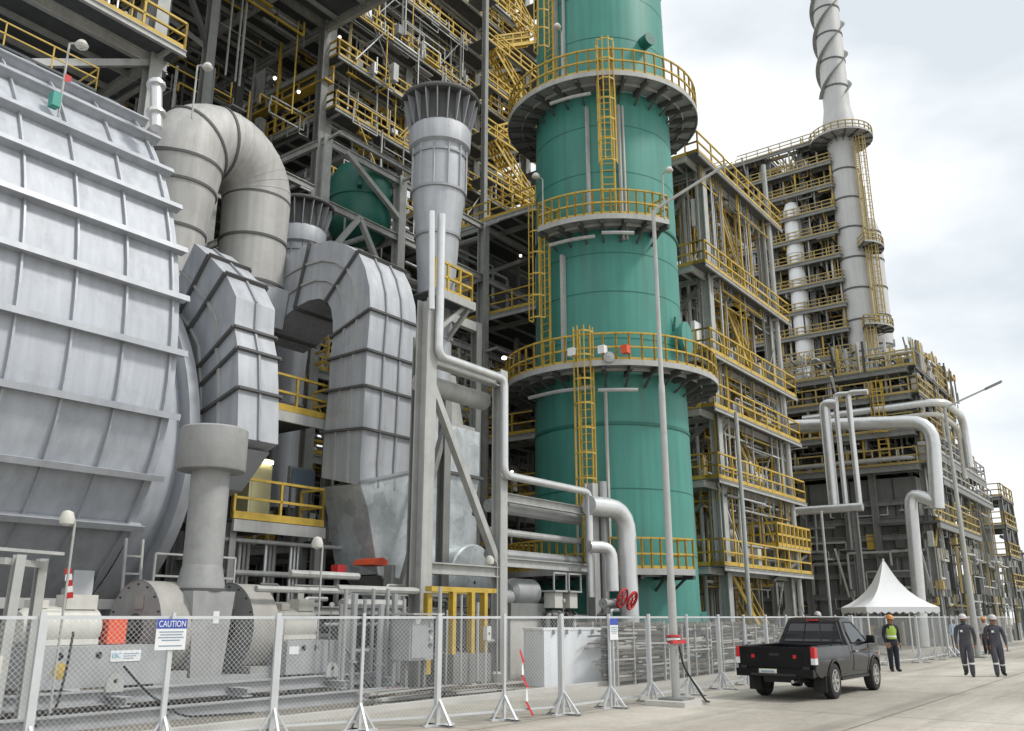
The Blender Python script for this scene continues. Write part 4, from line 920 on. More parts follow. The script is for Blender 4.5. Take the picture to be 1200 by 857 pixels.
MB().torus((q.x - .1, 29.6, q.z + 2.2), (0, 0, 1), vr - .01, .06, 32).build("stiffener_ring", "green_dark", hv)
for k in range(4): t = R(45 + 90 * k); MB().beam((q.x - .1 + 1.5 * math.cos(t), 29.6 + 1.5 * math.sin(t), q.z + 2.6), (q.x - .1 + 1.9 * math.cos(t), 29.6 + 1.9 * math.sin(t), q.z + 2.6), .2, .5).build("support_lug", "green_dark", hv)

# --- the upper left frame over the drum
us0, vs0 = [2.5, 8.6, 14.7], [27, 31, 36]
zs0 = [4, 9, 14.5, 21.3, 25.2, 29]
s0 = thing("drum_side_frame", "steel frame with grating roofs rising behind the top of the ribbed drum", "steel structure", (14.7, 27, 0))
frame(s0, us0, vs0, zs0, .48, .42, "steel_light", holes=.1, front=1.2, side=.5, rr=.04, rails="fe", top=False)
clutter("in the frame above the ribbed drum", "drum frame", [3, 14.5], vs0, zs0[3:], 50, .22)
fine_bits([2, 14.7], vs0, zs0[3:], 850, (.02, .05))
for a, b in (((14.7, 27, 21.3), (14.7, 31, 25)), ((8.6, 27, 17.6), (14.7, 27, 21))): brace(s0, a, b, .24, "steel_light")
# --- link bridge at the back that closes the gap between the two frames
s6 = thing("rear_link_frame", "dark high-roofed steel frame closing the gap behind the elbow duct", "steel structure", (18, 44, 0))
us6, vs6 = [15.6, 23.4, 31.2], [37.5, 46, 54, 62]
frame(s6, us6, vs6, [12, 24, 37.4], .5, .5, "steel", holes=.0, front=0, rr=.05, rails="f", rag=1.0)
MB().box(15.7, 31.3, 29, 37.4, 37.36, 37.4).build("roof_deck", "grating", s6)
b = MB()
for k in range(14): b.beam((15.7, 29.2 + k * 2.4, 37.1), (31.3, 29.2 + k * 2.4, 37.1), .14, .28)
for u in (15.8, 19.5, 23.4, 27.3, 31.2): b.ibeam((u, 29, 36.9), (u, 62, 36.9), .26, .6)
b.build("roof_beam", "steel_mid", s6)
brace(s6, (15.6, 37.5, 31), (19.5, 37.5, 36.8), .25, "steel"); brace(s6, (23.4, 37.5, 31), (20, 37.5, 36.8), .25, "steel_dark"); brace(s6, (23.4, 37.5, 31), (23.4, 44, 36.8), .25, "steel")
for k in range(9): u = rnd.uniform(16, 30); MB().tube((u, 30 + 3 * k, 36.2), (u + rnd.uniform(1, 4), 30 + 3 * k, 36.2), .12).build("hung_pipe", "steel", s6)
fine_bits([15.8, 31], [38, 46, 54, 61], [24, 30.5, 37], 260, (.03, .06), mats=("steel_dark", "steel", "steel_mid", "steel_mid", "yellow"), vfront=2)
y = MB(); rail(y, [(31.6, 37, 33.2), (31.6, 61, 33.2)], 1.1, 1.6, .05); y.box(31.0, 31.7, 37, 61, 33.1, 33.2); y.build("railing", "yellow", s6)
MB().box(-10, 31.5, 62.3, 62.5, 0, 54).build("rear_backdrop", "steel_dark", s6); MB().box(-10, 31.5, 43.4, 43.6, 0, 9).build("ground_backdrop", "steel_dark", s6)  # both sheets added: dark colour in place of shade, closing off the sky

# --- the tower block right of the green tower
us3, vs3 = [37.1, 44.9], [16, 20.5, 25.5, 31]
zs3 = [3.8, 7.45, 10.6, 13.1, 17.35, 22.95]
s3 = thing("stair_tower_block", "grey steel stair tower block with yellow railings right of the green tower", "steel structure", (37.1, 16, 0))
frame(s3, us3, vs3, zs3, .44, .28, "steel_light", holes=.3, front=.7, side=1.6, rr=.035, rails="fse", rag=.25, inner=1.0)
fine_bits([36.4, 45.8], [15.7, 16.6, 18.5], zs3, 420, (.02, .04), mats=("steel_light", "grey_pipe", "alu", "yellow", "yellow", "cream", "steel"), vfront=.6)
for i in range(1, len(zs3) - 1): stair(s3, (43.6, 16.75, zs3[i]), (39.4, 16.75, zs3[i + 1]), .8, (0, 1, 0), .03)
fine_bits([37.3, 45], [17, 20.5, 25.5, 31], [0] + zs3, 900, (.02, .045), mats=("steel_light", "steel_light", "grey_pipe", "alu", "yellow", "yellow", "yellow", "cream", "steel"))
MB().box(36.5, 47, 31.2, 31.4, 0, 23).build("rear_backdrop", "steel_dark", s3)  # added dark backing sheet behind the floors
for i in range(len(zs3) - 1):
    a, b = ((38.6, zs3[i]), (43.4, zs3[i + 1])) if i % 2 else ((43.4, zs3[i]), (38.6, zs3[i + 1])); stair(s3, (a[0], 18.2, a[1]), (b[0], 18.2, b[1]), .9, (0, 1, 0), .035)
stair(s3, (43.4, 16.9, 0), (38.6, 16.9, 3.8), .9, (0, 1, 0), .035)
for i in range(len(zs3) - 1): brace(s3, (37.1, 20.5, zs3[i]), (37.1, 16.2, zs3[i + 1] - .3), .16); brace(s3, (37.1, 20.5, zs3[i] + .2), (37.1, 25.5, zs3[i + 1] - .3), .16)
for i in range(1, len(zs3) - 1): brace(s3, (37.1, 16, zs3[i] - 1.2), (38.4, 16, zs3[i] - .3), .14); brace(s3, (44.9, 16, zs3[i] - 1.4), (46.3, 16, zs3[i] - .3), .14)
clutter("in the stair tower block beside the green tower", "stair block", [37.3, 45], vs3, zs3, 70, .2)
gd = thing("green_drum", "small green horizontal drum inside the stair tower block", "vessel", (38.6, 19, 7.6))
MB().spin((37.6, 19.2, 8.6), (1, 0, 0), [(.05, 0), (.7, .15), (.85, .4), (.85, 3), (.7, 3.3), (.05, 3.4)], 22).build("drum_shell", "green", gd); MB().box(38.2, 38.5, 18.7, 19.7, 7.47, 8).build("saddle", "steel", gd); MB().box(40, 40.3, 18.7, 19.7, 7.47, 8).build("saddle", "steel", gd)
yb = thing("yellow_balcony", "bright yellow railed balcony at the foot of the stair tower block", "platform", (46.6, 15.5, 3.6))
a, b = at_v(912, 640, 15.4), at_v(950, 640, 15.4); MB().box(a.x, b.x, 15.4, 17.5, a.z - .08, a.z).build("deck", "steel_light", yb)
y = MB(); rail(y, [(a.x, 15.42, a.z), (b.x, 15.42, a.z), (b.x, 17.4, a.z)], 1.1, .6, .05); rail(y, [(a.x, 15.42, a.z), (a.x, 17.4, a.z)], 1.1, .6, .05); y.build("railing", "yellow", yb); brace(yb, (b.x - .3, 15.6, a.z - .2), (a.x, 15.8, a.z - 1.6), .14)
for k, x in enumerate((801, 806, 812)): q = at_v(x, 240, 17 + k); pipe([V(q.x, 17 + k, .2), V(q.x, 17 + k, 22)], .09, "steel_light", "slim upright pipe beside the left column of the stair tower block", "slim pipes beside the stair block column")
for y0, y1 in ((232, 262), (615 - 240, 400)): q = at_v(816, y0, 16.2); MB().box(q.x, q.x + .7, 16.3, 16.5, at_v(816, y1, 16.2).z, q.z).build("notice_board", "white", s3)
q = at_v(862, 480, 14.6); pipe([V(q.x, 14.6, at_v(862, 722, 14.6).z), V(q.x, 14.6, at_v(859, 482, 14.6).z)], .09, "steel_light", "slim light pipe standing in front of the stair tower block")
q = at_v(912, 400, 15.6); pipe([V(q.x, 15.6, .1), V(q.x, 15.6, at_v(905, 205, 15.6).z)], .13, "steel_light", "long slim pipe rising along the right side of the stair tower block")
q = at_v(966, 640, 15.0); pipe([V(q.x, 15, .1), V(q.x, 15, at_v(966, 600, 15).z)], .07, "steel_light", "short slim pipe right of the yellow balcony")

# --- the far tower with its stacks
us4, vs4 = [112, 118, 125], [29.2, 33.5, 38, 42.5, 47]
zs4 = [12, 17, 21, 25.2] + [30.2 + 3.35 * k for k in range(10)] + [63.9]
s4 = thing("far_tower_block", "far many-storeyed steel tower block with yellow railings beside the spiral stack", "steel structure", (112, 38, 0))
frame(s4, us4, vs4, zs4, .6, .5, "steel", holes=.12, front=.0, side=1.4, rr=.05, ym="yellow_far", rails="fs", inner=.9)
for q in range(4): fine_bits([110.8, 117], [29.5 + 4.4 * q, 33.9 + 4.4 * q], zs4[2:], 620, (.05, .12), mats=("steel_light", "grey_pipe", "steel", "cream", "yellow_far", "yellow_far", "yellow", "steel_dark"))
for i in range(2, len(zs4) - 1, 2): brace(s4, (111.9, 42.5, zs4[i]), (111.9, 47, zs4[i + 1]), .3, "steel_light")
MB().ibeam((111.6, at_u(905, 300, 111.6).y, 0), (111.6, at_u(905, 300, 111.6).y, 62), .5, .5).build("column", "steel_light", s4)
for i in range(3, len(zs4) - 2): 
    if i % 2: stair(s4, (113.2, 35, zs4[i]), (113.2, 38.5, zs4[i + 1]), .9, (1, 0, 0), .05, "yellow_far")
    else: stair(s4, (113.2, 38.5, zs4[i]), (113.2, 35, zs4[i + 1]), .9, (1, 0, 0), .05, "yellow_far")
clutter("on the far tower block", "far tower", [112.4, 120], vs4, zs4[3:], 90, .35)
q = at_u(940, 345, 112.9); wv = thing("white_vessel", "tall white vessel showing between the floors of the far tower block", "vessel", (111.8, q.y, 20)); MB().lathe(111.8, q.y, [(.2, 20), (1.15, 20.6), (1.15, 55), (.8, 56), (.1, 56.4)], 22).build("vessel_shell", "white", wv)
for z in range(24, 52, 4): MB().torus((111.8, q.y, z + .5), (0, 0, 1), 1.14, .06, 22).build("band", "steel_light", wv)
MB().box(117.5, 125, 28.5, 47, 0, 62).build("rear_backdrop", "cladding", s4)  # added backing block so that no sky shows between the floors
# floodlight on the roof
q = at_u(857, 187, 112); fd = thing("floodlight", "glaring floodlight on the roof edge of the far tower block", "lamp", (112, q.y, zs4[-1])); MB().tube((112, q.y, zs4[-1]), (112, q.y, q.z), .08).build("lamp_post", "steel_light", fd); MB().spin((111.8, q.y, q.z + .3), (-1, -.5, -.2), [(.02, -.5), (.5, -.3), (.8, 0)], 16).build("reflector", "steel", fd); MB().spin((111.8, q.y, q.z + .3), (-1, -.5, -.2), [(.01, .02), (.76, .02)], 16).build("lamp_face", "flood_on", fd)
SU, SV = 112.6, 27.2
q = at_u(985, 165, SU); SV = q.y; zp = q.z
ss = thing("spiral_stack", "tall grey chimney stack with spiral fins rising out of the picture", "chimney", (SU, SV, 0)); rs = 1.72
MB().lathe(SU, SV, [(rs + .05, 0), (rs + .05, zp + .2), (rs + .75, zp + .3), (rs + .1, zp + 4.2), (rs, zp + 5), (rs, 112), (rs - .2, 112)], 32).build("stack_shell", "stack_grey", ss)
for z in [4.2 * k for k in range(4, 27)]:
    if abs(z - zp - 2) > 3: MB().torus((SU, SV, z), (0, 0, 1), rs + (.04 if z < zp else -.01), .09, 32, .22).build("flange_ring", "seam", ss)
for k in range(3):
    m = MB(); pv = None
    for i in range(0, 121):
        a = 2 * math.pi * (k / 3 + i / 48); z = zp + 6.5 + i * .30; d = V(math.cos(a), math.sin(a), 0); q_ = V(SU, SV, z) + d * (rs + .24)
        if pv: m.beam(pv, q_, .14, .55, side=ZUP)
        pv = q_
    m.build("spiral_fin", "steel", ss)
ring_platform(ss, SU, SV, rs + .05, rs + 2.3, zp - .3, 0, 2 * math.pi, ym="yellow_far", n=28, nb=14, r=.07)
A4 = math.atan2(-SV, -SU)
ring_platform(ss, SU, SV, rs + .05, rs + 2.0, 47.5, A4 + .4, A4 + 2.0, ym="yellow_far", n=10, nb=4, r=.07); ring_platform(ss, SU, SV, rs + .05, rs + 2.0, 36.5, A4 + .1, A4 + 1.8, ym="yellow_far", n=10, nb=4, r=.07)
for a, z0, z1 in ((.95, 36, 62), (.35, 20, 36)): d = V(math.cos(A4 + a), math.sin(A4 + a), 0); cage_ladder(ss, SU + d.x * (rs + .5), SV + d.y * (rs + .5), z0, z1, (d.x, d.y), .9, "yellow_far", .07)
q = at_u(1021, 330, 119); s7 = thing("slim_stack", "slimmer grey column standing just behind the spiral stack", "chimney", (119, q.y, 0)); MB().lathe(119, q.y, [(1.9, 0), (1.9, 52), (1.4, 54), (.2, 54.6)], 26).build("stack_shell", "stack_grey", s7)
for z in range(20, 54, 4): MB().torus((119, q.y, z), (0, 0, 1), 1.89, .09, 26, .2).build("flange_ring", "seam", s7)

# --- the heavy block in front of it
c5 = at_u(1082, 560, 62); V5 = c5.y
us5, vs5 = [62, 67, 72.5], [V5, V5 + 5, V5 + 10.5, V5 + 16]
zs5 = [at_u(1082, y, 62).z for y in (545, 504, 462, 430)]
s5 = thing("clad_process_block", "dark clad process block with stepped yellow railed decks behind the white tent", "steel structure", (62, V5, 0))
um5 = [at_v(1112, 545, V5 - .6).x, at_v(1146, 500, V5 - .6).x, at_v(1122, 458, V5 - .6).x, at_v(1108, 434, V5 - .6).x]
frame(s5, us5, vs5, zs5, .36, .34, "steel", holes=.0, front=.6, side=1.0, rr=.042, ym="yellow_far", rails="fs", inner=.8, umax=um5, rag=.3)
fine_bits([61, 64.5], [V5 - .3, V5 + 5, V5 + 10, V5 + 16], [0, 3, 6, 9], 260, (.03, .07), vfront=1.3)
for q in range(3): fine_bits([61, 68], [V5 - .5 + 5 * q, V5 + 4.6 + 5 * q], zs5 + [zs5[-1] + 2.2], 420, (.03, .08), mats=("steel_light", "grey_pipe", "steel", "cream", "steel_dark", "yellow_far", "yellow", "alu"))
fine_bits([66, um5[2]], [V5 - .5, V5 + 1.5, V5 + 4], zs5 + [zs5[-1] + 2.4], 420, (.03, .07), mats=("steel_light", "grey_pipe", "steel", "cream", "yellow_far", "scrap", "yellow"))
for k, v in enumerate((V5 + 2, V5 + 9)): cage_ladder(s5, 61.2, v, zs5[k], zs5[k + 2], (-1, 0), .6, "yellow", .05)
MB().box(62.5, 72, V5 + .6, V5 + 16, 0, zs5[0] - .6).build("clad_wall", "cladding", s5)
for y in (592, 612, 632, 652, 675, 700): z = at_u(1000, y, 61.9).z; MB().ibeam((62.1, V5, z), (62.1, V5 + 17, z), .3, .34).build("girt", "steel", s5)
for k in range(1, 12): MB().box(62.40, 62.49, V5 + .6 + k * 1.4, V5 + .66 + k * 1.4, 0, zs5[0] - .65).build("cladding_seam", "steel_dark", s5)
for v in (V5 + 3.2, V5 + 8, V5 + 13): MB().ibeam((62, v, 0), (62, v, zs5[0]), .4, .4).build("column", "steel", s5)
MB().box(64, 71, V5 + 1.8, V5 + 15, zs5[0] + .02, zs5[1] - .5).build("equipment_room", "cladding", s5); MB().box(65, 71, V5 + 3, V5 + 15, zs5[1] + .02, zs5[3] - .5).build("equipment_room", "cladding", s5)
clutter("on the decks of the clad process block", "clad block", [62.3, 73], [V5, V5 + 1.5, V5 + 4, V5 + 8], zs5, 70, .3)
for k in range(30):
    z = rnd.uniform(.5, 9); v = rnd.uniform(V5 + .2, V5 + 15); w = rnd.uniform(.8, 3.5)
    pipe([V(61.5 + rnd.random() * .4, v, z), V(61.5 + rnd.random() * .4, v + w, z), V(61.6, v + w, max(.1, z - rnd.uniform(.6, 3)))], rnd.uniform(.05, .12), rnd.choice(["grey_pipe", "steel_light", "steel"]), "small bent pipe on the front of the clad process block", "small pipes on the clad block front", n=7)
# decks stepping out at the right-hand side of the block
for k, (y1, x1, x0) in enumerate(((565, 1156, 1098), (592, 1164, 1106), (628, 1150, 1100))):
    b = at_v(x1, y1, V5 - .8); a = at_v(x0, y1 - 30, V5 - .8); bl = thing("stepped_deck", ["highest", "middle", "lowest"][k] + " of three railed decks stepping out right of the clad process block", "platform", (b.x, V5 - .8, b.z))
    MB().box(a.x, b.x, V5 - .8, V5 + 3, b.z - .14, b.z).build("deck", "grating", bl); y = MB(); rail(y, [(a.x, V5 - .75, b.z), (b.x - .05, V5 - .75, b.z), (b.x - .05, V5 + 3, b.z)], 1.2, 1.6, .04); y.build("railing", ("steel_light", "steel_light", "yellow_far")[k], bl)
    MB().beam((a.x, V5 - .7, b.z - .3), (b.x, V5 - .7, b.z - .3), .2, .3).build("deck_beam", "steel", bl)
    for u in (a.x + 1, b.x - 1.5): MB().ibeam((u, V5 + 1.2, 0), (u, V5 + 1.2, b.z - .15), .2, .2).build("leg", "steel_mid", bl)
    fine_bits([a.x, b.x], [V5 - .6, V5 + 1, V5 + 3], [b.z - 4.2, b.z - .1], 60, (.03, .06), mats=("steel_light", "grey_pipe", "steel", "steel_dark", "yellow_far"))

# bright pipes before the clad block
E5 = 58
def p5(x, y): return at_u(x, y, E5)
for k, (x0, x1, yy, r_) in enumerate(((940, 1106, 470, .24), (960, 1100, 484, .16), (930, 1075, 535, .14))):
    a = at_u(x0, yy + 10, 60.9); b = at_u(x1, yy, 60.9); pipe([V(60.9, a.y, b.z), V(60.9, b.y, b.z), V(67, b.y, b.z), V(67, b.y, b.z - 3.5)], r_, ("alu", "cream", "grey_pipe")[k], ["long pale pipe bending round the corner below the upper deck of the clad process block", "cream pipe just under the long pale pipe on the clad process block", "thin grey pipe above the lowest deck of the clad process block"][k], bend=1.2)
a = p5(1098, 596); A_ = a; b = p5(1092, 494); c = p5(925, 517)
pipe([a, V(E5, b.y, b.z), V(E5, c.y, c.z + 1.0)], .42, "alu", "big shiny pipe arching over the decks of the clad process block", bend=1.4, n=14)
a = p5(1074, 693); a.z = .1; b = p5(1066, 577); c = p5(1104, 592); pipe([a, V(E5, b.y, b.z), V(E5, A_.y, A_.z + .35)], .38, "alu", "shiny vertical pipe with a shoulder bend right of the white tent peak", bend=.8, n=14)
for x0, x1, yt, r, lb in ((978, 966, 474, .34, "thickest of the three upright shiny pipes left above the tent"), (992, 983, 462, .16, "middle one of the three upright shiny pipes left above the tent"), (1008, 998, 460, .18, "right one of the three upright shiny pipes left above the tent")):
    q = at_u(x0, 598, 56); t_ = at_u(x1, yt, 56); pts = [V(56, q.y, q.z), V(56, q.y, t_.z), V(56, q.y + (-.8 if r > .3 else -1.2), t_.z - .1)]; pipe(pts, r, "alu", lb, bend=.35, n=12)
a, b = at_u(880, 603, 55.6), at_u(1012, 603, 55.6); pipe([V(55.6, a.y, a.z), V(55.6, b.y, a.z)], .26, "alu", "level shiny pipe below the three upright pipes left of the tent", n=12)
for k, v in enumerate((a.y - 1.2, b.y + .5)): MB().ibeam((55.6, v, 0), (55.6, v, a.z - .3), .3, .3).build("column", "steel", s5)

fine_bits([64, 84], [V5 - 1.6, V5 - .6, V5], [0, 3.2, 6.2], 260, (.03, .07), mats=("steel_light", "grey_pipe", "steel", "steel_dark", "steel", "yellow_far", "cream"), vfront=1)
for k, (x, y0, Y_, r_) in enumerate(((1107, 588, 70, .75), (1158, 600, 98, .9))):
    q = at_Y(x, 690, Y_); zt_ = at_Y(x, y0, Y_).z; tv = thing("tall_vessel", ["cream upright vessel between the white tent and the right lamp post", "yellowish upright vessel just right of the right lamp post"][k], "vessel", (q.x, q.y, 0))
    MB().lathe(q.x, q.y, [(r_ * .7, 0), (r_ * .7, 1.2), (r_, 1.6), (r_, zt_ - .6), (r_ * .6, zt_ - .1), (.05, zt_)], 20).build("vessel_shell", "cream", tv)
    for f_ in (.35, .6, .85): MB().torus((q.x, q.y, zt_ * f_), (0, 0, 1), r_ - .01, .5, 20, .07).build("platform_deck", "grating", tv); y = MB(); rail(y, [V(q.x + (r_ + .45) * math.cos(a * .785), q.y + (r_ + .45) * math.sin(a * .785), zt_ * f_ + .04) for a in range(9)], 1.0, 2, .035, False); y.build("railing", "yellow_far", tv)
    cage_ladder(tv, q.x - r_ - .2, q.y - .3, .3, zt_ * .85, (-1, -.3), .5, "yellow", .03)
# --- end tower at the right edge
q = at_u(1165, 640, 92); us8, vs8 = [88, 91, 94], [q.y - 1.6, q.y + 2.4]
s8 = thing("end_tower_frame", "slim braced steel tower with yellow decks at the right end of the plant", "steel structure", (92, q.y, 0))
zs8 = [at_u(1165, y, 92).z for y in (690, 655, 620, 588)]
frame(s8, us8, vs8, zs8, .32, .3, "steel", front=.2, side=.2, rr=.045, ym="yellow_far", rails="fs")
for i in range(3): brace(s8, (88, vs8[0], zs8[i]), (91, vs8[0], zs8[i + 1]), .2); brace(s8, (94, vs8[0], zs8[i]), (91, vs8[0], zs8[i + 1]), .2)
MB().tube((91, q.y + .6, .2), (91, q.y + .6, zs8[-1] + 1), .8, 16).build("inner_vessel", "cream", s8)
clutter("in the slim tower at the right end", "end tower", [88, 94], vs8, zs8, 14, .2)
q = at_Y(1192, 640, 260); dt = thing("distant_column", "tiny distant column on the horizon at the right edge", "tower", (q.x, q.y, 0)); zz = at_Y(1192, 645, 260).z
MB().lathe(q.x, q.y, [(3, 0), (3, zz * .45), (1.4, zz * .55), (1.2, zz), (.1, zz + .3)], 14).build("column_shell", "steel", dt)
for f_ in (.45, .7, .95): MB().torus((q.x, q.y, zz * f_), (0, 0, 1), 1.3, 1.6, 14, .4).build("deck", "steel_dark", dt)
hq = at_Y(1200, 705, 130); sh = thing("teal_site_shed", "low white and teal site shed at the right edge beyond the workers", "shed", (hq.x, hq.y, 0))
MB().box(hq.x - 3, hq.x + 9, hq.y - 5, hq.y + 1, 0, 3.2).build("wall", "teal", sh); MB().box(hq.x - 3.4, hq.x + 9.4, hq.y - 5.4, hq.y + 1.4, 3.2, 4.4).build("roof", "white", sh)

# --- long low building that closes the view behind the towers
lb_ = thing("compressor_house", "long low dark compressor house seen in the gaps behind the green tower", "building", (54, 42, 0))
MB().box(54, 108, 42, 50, 0, 11).build("wall", "cladding", lb_); MB().box(53.6, 108.4, 41.6, 50.4, 11.02, 11.5).build("roof", "steel", lb_)
for k in range(10): MB().box(56 + 5.1 * k, 59 + 5.1 * k, 41.93, 41.99, 1, 3.4).build("shutter", "steel_dark", lb_)
fine_bits([38, 60], [33, 37, 41.5], [0, 3, 6, 9, 12], 500, (.03, .07))
clutter("between the green tower and the compressor house", "rear yard", [46, 60], [33, 37, 41], [0, 4, 8, 12], 30, .25)

# ================================================================== YARD EQUIPMENT BEHIND THE FENCE
# white tank
tk = thing("white_tank", "plain white rectangular tank behind the fence below the pump", "tank", (20.9, 13.9, 0))
pA, pB, pC = at_z(638, 806, 0), at_z(705, 802, 0), at_z(614, 803, 0)
bt = [pA, pB, pB + (pC - pA), pC]; hz = at_v(640, 739, pA.y).z
MB().hexa(bt, [p + ZUP * hz for p in bt]).build("tank_body", "tank_white", tk)
cc = (pA + pB + pC + bt[2]) / 4; MB().hexa([cc + (p - cc) * 1.03 + ZUP * (hz + .002) for p in bt], [cc + (p - cc) * 1.03 + ZUP * (hz + .06) for p in bt]).build("tank_lid", "tank_white", tk)
for k in range(4): p = pA.lerp(pB, .15 + .23 * k); MB().cbox((p.x, p.y - .03, hz - .1), .05, .06, .12).build("lid_clamp", "steel", tk)
# pump behind it
pu = thing("gear_pump", "grey horizontal pump with a domed end above the white tank", "pump", at_v(622, 720, 16.2))
q = at_v(606, 694, 16.2); q1 = at_v(641, 694, 16.2); rr = .42
MB().spin((q.x, 16.6, q.z), (1, 0, 0), [(.05, 0), (rr * .6, .02), (rr * .95, .16), (rr, .3), (rr, 1.25), (rr * .75, 1.35), (.05, 1.4)], 28).build("pump_body", "grey_pipe", pu)
MB().spin((q.x - .5, 16.5, q.z - .15), (1, 0, 0), [(.05, 0), (.22, .03), (.25, .2), (.22, .5)], 18).build("inlet_nozzle", "grey_pipe", pu)
MB().box(q.x - .3, q.x + 1.5, 16.2, 17.0, q.z - rr - .3, q.z - rr + .1).build("bedplate", "steel", pu); MB().box(q.x - .2, q.x + 1.4, 16.3, 16.9, 0, q.z - rr - .3).build("plinth", "kerb", pu)
for k in range(2):
    x = q.x + 1.65 + .85 * k; b = thing("valve_actuator", ["left", "right"][k] + " of the two box-shaped cream valve actuators beside the grey pump", "actuator", (x, 16.0, q.z - .2))
    MB().box(x - .22, x + .22, 15.8, 16.2, q.z - .45, q.z + .02).build("actuator_box", "cream", b); MB().box(x - .34, x + .36, 15.7, 16.3, q.z + .03, q.z + .08).build("cover_plate", "steel_light", b)
    MB().tube((x, 16, 0), (x, 16, q.z - .45), .09).build("valve_stem", "steel_dark", b); MB().spin((x - .3, 16, q.z - .75), (1, 0, 0), [(.05, 0), (.2, 0), (.2, .08), (.12, .1), (.12, .5), (.2, .52), (.2, .6), (.05, .6)], 14).build("valve_body", "steel_dark", b)
    f = MB(); f.beam((x - .34, 15.75, q.z + .08), (x - .34, 15.75, q.z + .6), .04, .04); f.beam((x + .36, 15.75, q.z + .08), (x + .36, 15.75, q.z + .6), .04, .04); f.beam((x - .34, 15.75, q.z + .6), (x + .36, 15.75, q.z + .6), .05, .05); f.build("cover_frame", "steel_light", b)
for k in range(14):
    u = q.x + 1.2 + rnd.random() * 3.2; v = 15.2 + rnd.random() * 1.2; h = rnd.uniform(.9, 2.0)
    pipe([V(u, v, 0), V(u, v, h), V(u + rnd.choice([-.5, .5, .8]), v, h)], rnd.uniform(.03, .075), rnd.choice(["steel_dark", "grey_pipe", "steel"]), "small dark bent pipe around the grey pump", "small pipes around the pump", n=7)
# yellow valve frame
yf = thing("yellow_valve_frame", "chunky yellow steel valve frame left of the white tank", "frame", (18.6, 15.2, 0))
a, b = at_v(502, 690, 15.2), at_v(579, 694, 15.2); za = a.z
MB().beam((a.x, 15.2, za), (b.x, 15.2, za), .22, .12).build("top_beam", "yellow", yf); MB().beam((a.x, 16.2, za), (b.x, 16.2, za), .22, .12).build("top_beam", "yellow", yf)
for x in (530, 552, 567): u = at_v(x, 720, 15.1).x; MB().ibeam((u, 15.1, .85), (u, 15.1, za - .06), .13, .16, side=V(1, 0, 0)).build("post", "yellow", yf)
MB().ibeam((a.x + .1, 15.3, .4), (a.x + .1, 15.3, za - .1), .16, .16, side=V(1, 0, 0)).build("post", "yellow", yf)
MB().box(at_v(528, 760, 15).x, at_v(572, 760, 15).x, 14.9, 16.3, .15, .85).build("plinth", "steel", yf)
# electrical cabinet
ca = thing("control_cabinet", "grey weatherproof control cabinet with a canopy behind the middle fence", "cabinet", (16.7, 14.3, 0))
a, b = at_v(480, 750, 14.3), at_v(508, 750, 14.3); t0, t1 = at_v(490, 724, 14.3).z, at_v(490, 774, 14.3).z
MB().box(a.x, b.x, 14.3, 14.8, t1, t0).build("cabinet_body", "skid", ca); MB().box(a.x + .05, b.x - .25, 14.27, 14.296, t1 + .05, t0 - .04).build("cabinet_door", "skid", ca)
MB().box(a.x - .1, b.x + .15, 14.1, 14.9, t0 + .06, t0 + .1).build("canopy", "steel_light", ca)
for u in (a.x + .1, b.x - .1): MB().box(u - .04, u + .04, 14.45, 14.55, 0, t1).build("leg", "steel", ca)
for k in range(4): MB().cbox((b.x - .12, 14.28, t0 - .18 - .15 * k), .08, .04, .06).build("switch", "ink" if k % 2 else "cream", ca)
MB().add([(a.x + .12, 14.262, t0 - .03), (a.x + .34, 14.262, t0 - .03), (a.x + .28, 14.262, t0 - .14), (a.x + .18, 14.262, t0 - .14)], [(0, 1, 2, 3)]).build("hazard_label", "white", ca)
# manifold of upright grey pipes with a top header
for k, x in enumerate((406, 416, 428, 447, 455, 463, 474, 400, 438)):
    v = 15.0 + .25 * (k % 3); t = at_v(x, 690 + 6 * (k % 4), v); big = x in (416, 447, 463)
    pipe([V(t.x, v, .15), V(t.x, v, t.z)], .075 if big else .045, "skid" if big else "grey_pipe", "upright grey manifold pipe behind the fence right of the blower skid", "upright manifold pipes right of the blower skid", n=8, flanges=((0, .3),) if big else ())
for k, (x0, x1, yy) in enumerate(((395, 505, 690), (400, 470, 708), (340, 420, 672), (300, 410, 690))):
    a, b = at_v(x0, yy, 15.9), at_v(x1, yy, 15.9); pipe([V(a.x, 15.9, a.z), V(b.x, 15.9, a.z)], (.09, .12, .08, .07)[k], "steel_light", ["top level pipe above the upright manifold pipes", "lower level pipe behind the upright manifold pipes", "upper level pipe above the right motor", "lower level pipe above the right motor"][k], n=8)
a, b = at_v(300, 690, 15.2), at_v(640, 690, 15.2)
hr = thing("yard_pipe_support", "long low pipe bridge with grey posts running behind the middle fence", "pipe rack", (18, 17.4, 0))
for u in (14.8, 16.4, 18.2, 20.4, 22.6): MB().ibeam((u, 17.4, 0), (u, 17.4, 2.4), .18, .18, side=V(1, 0, 0)).build("post", "steel_light", hr)
for z in (2.4, 1.9): MB().ibeam((14.6, 17.4, z), (23, 17.4, z), .16, .2).build("beam", "steel_light", hr)
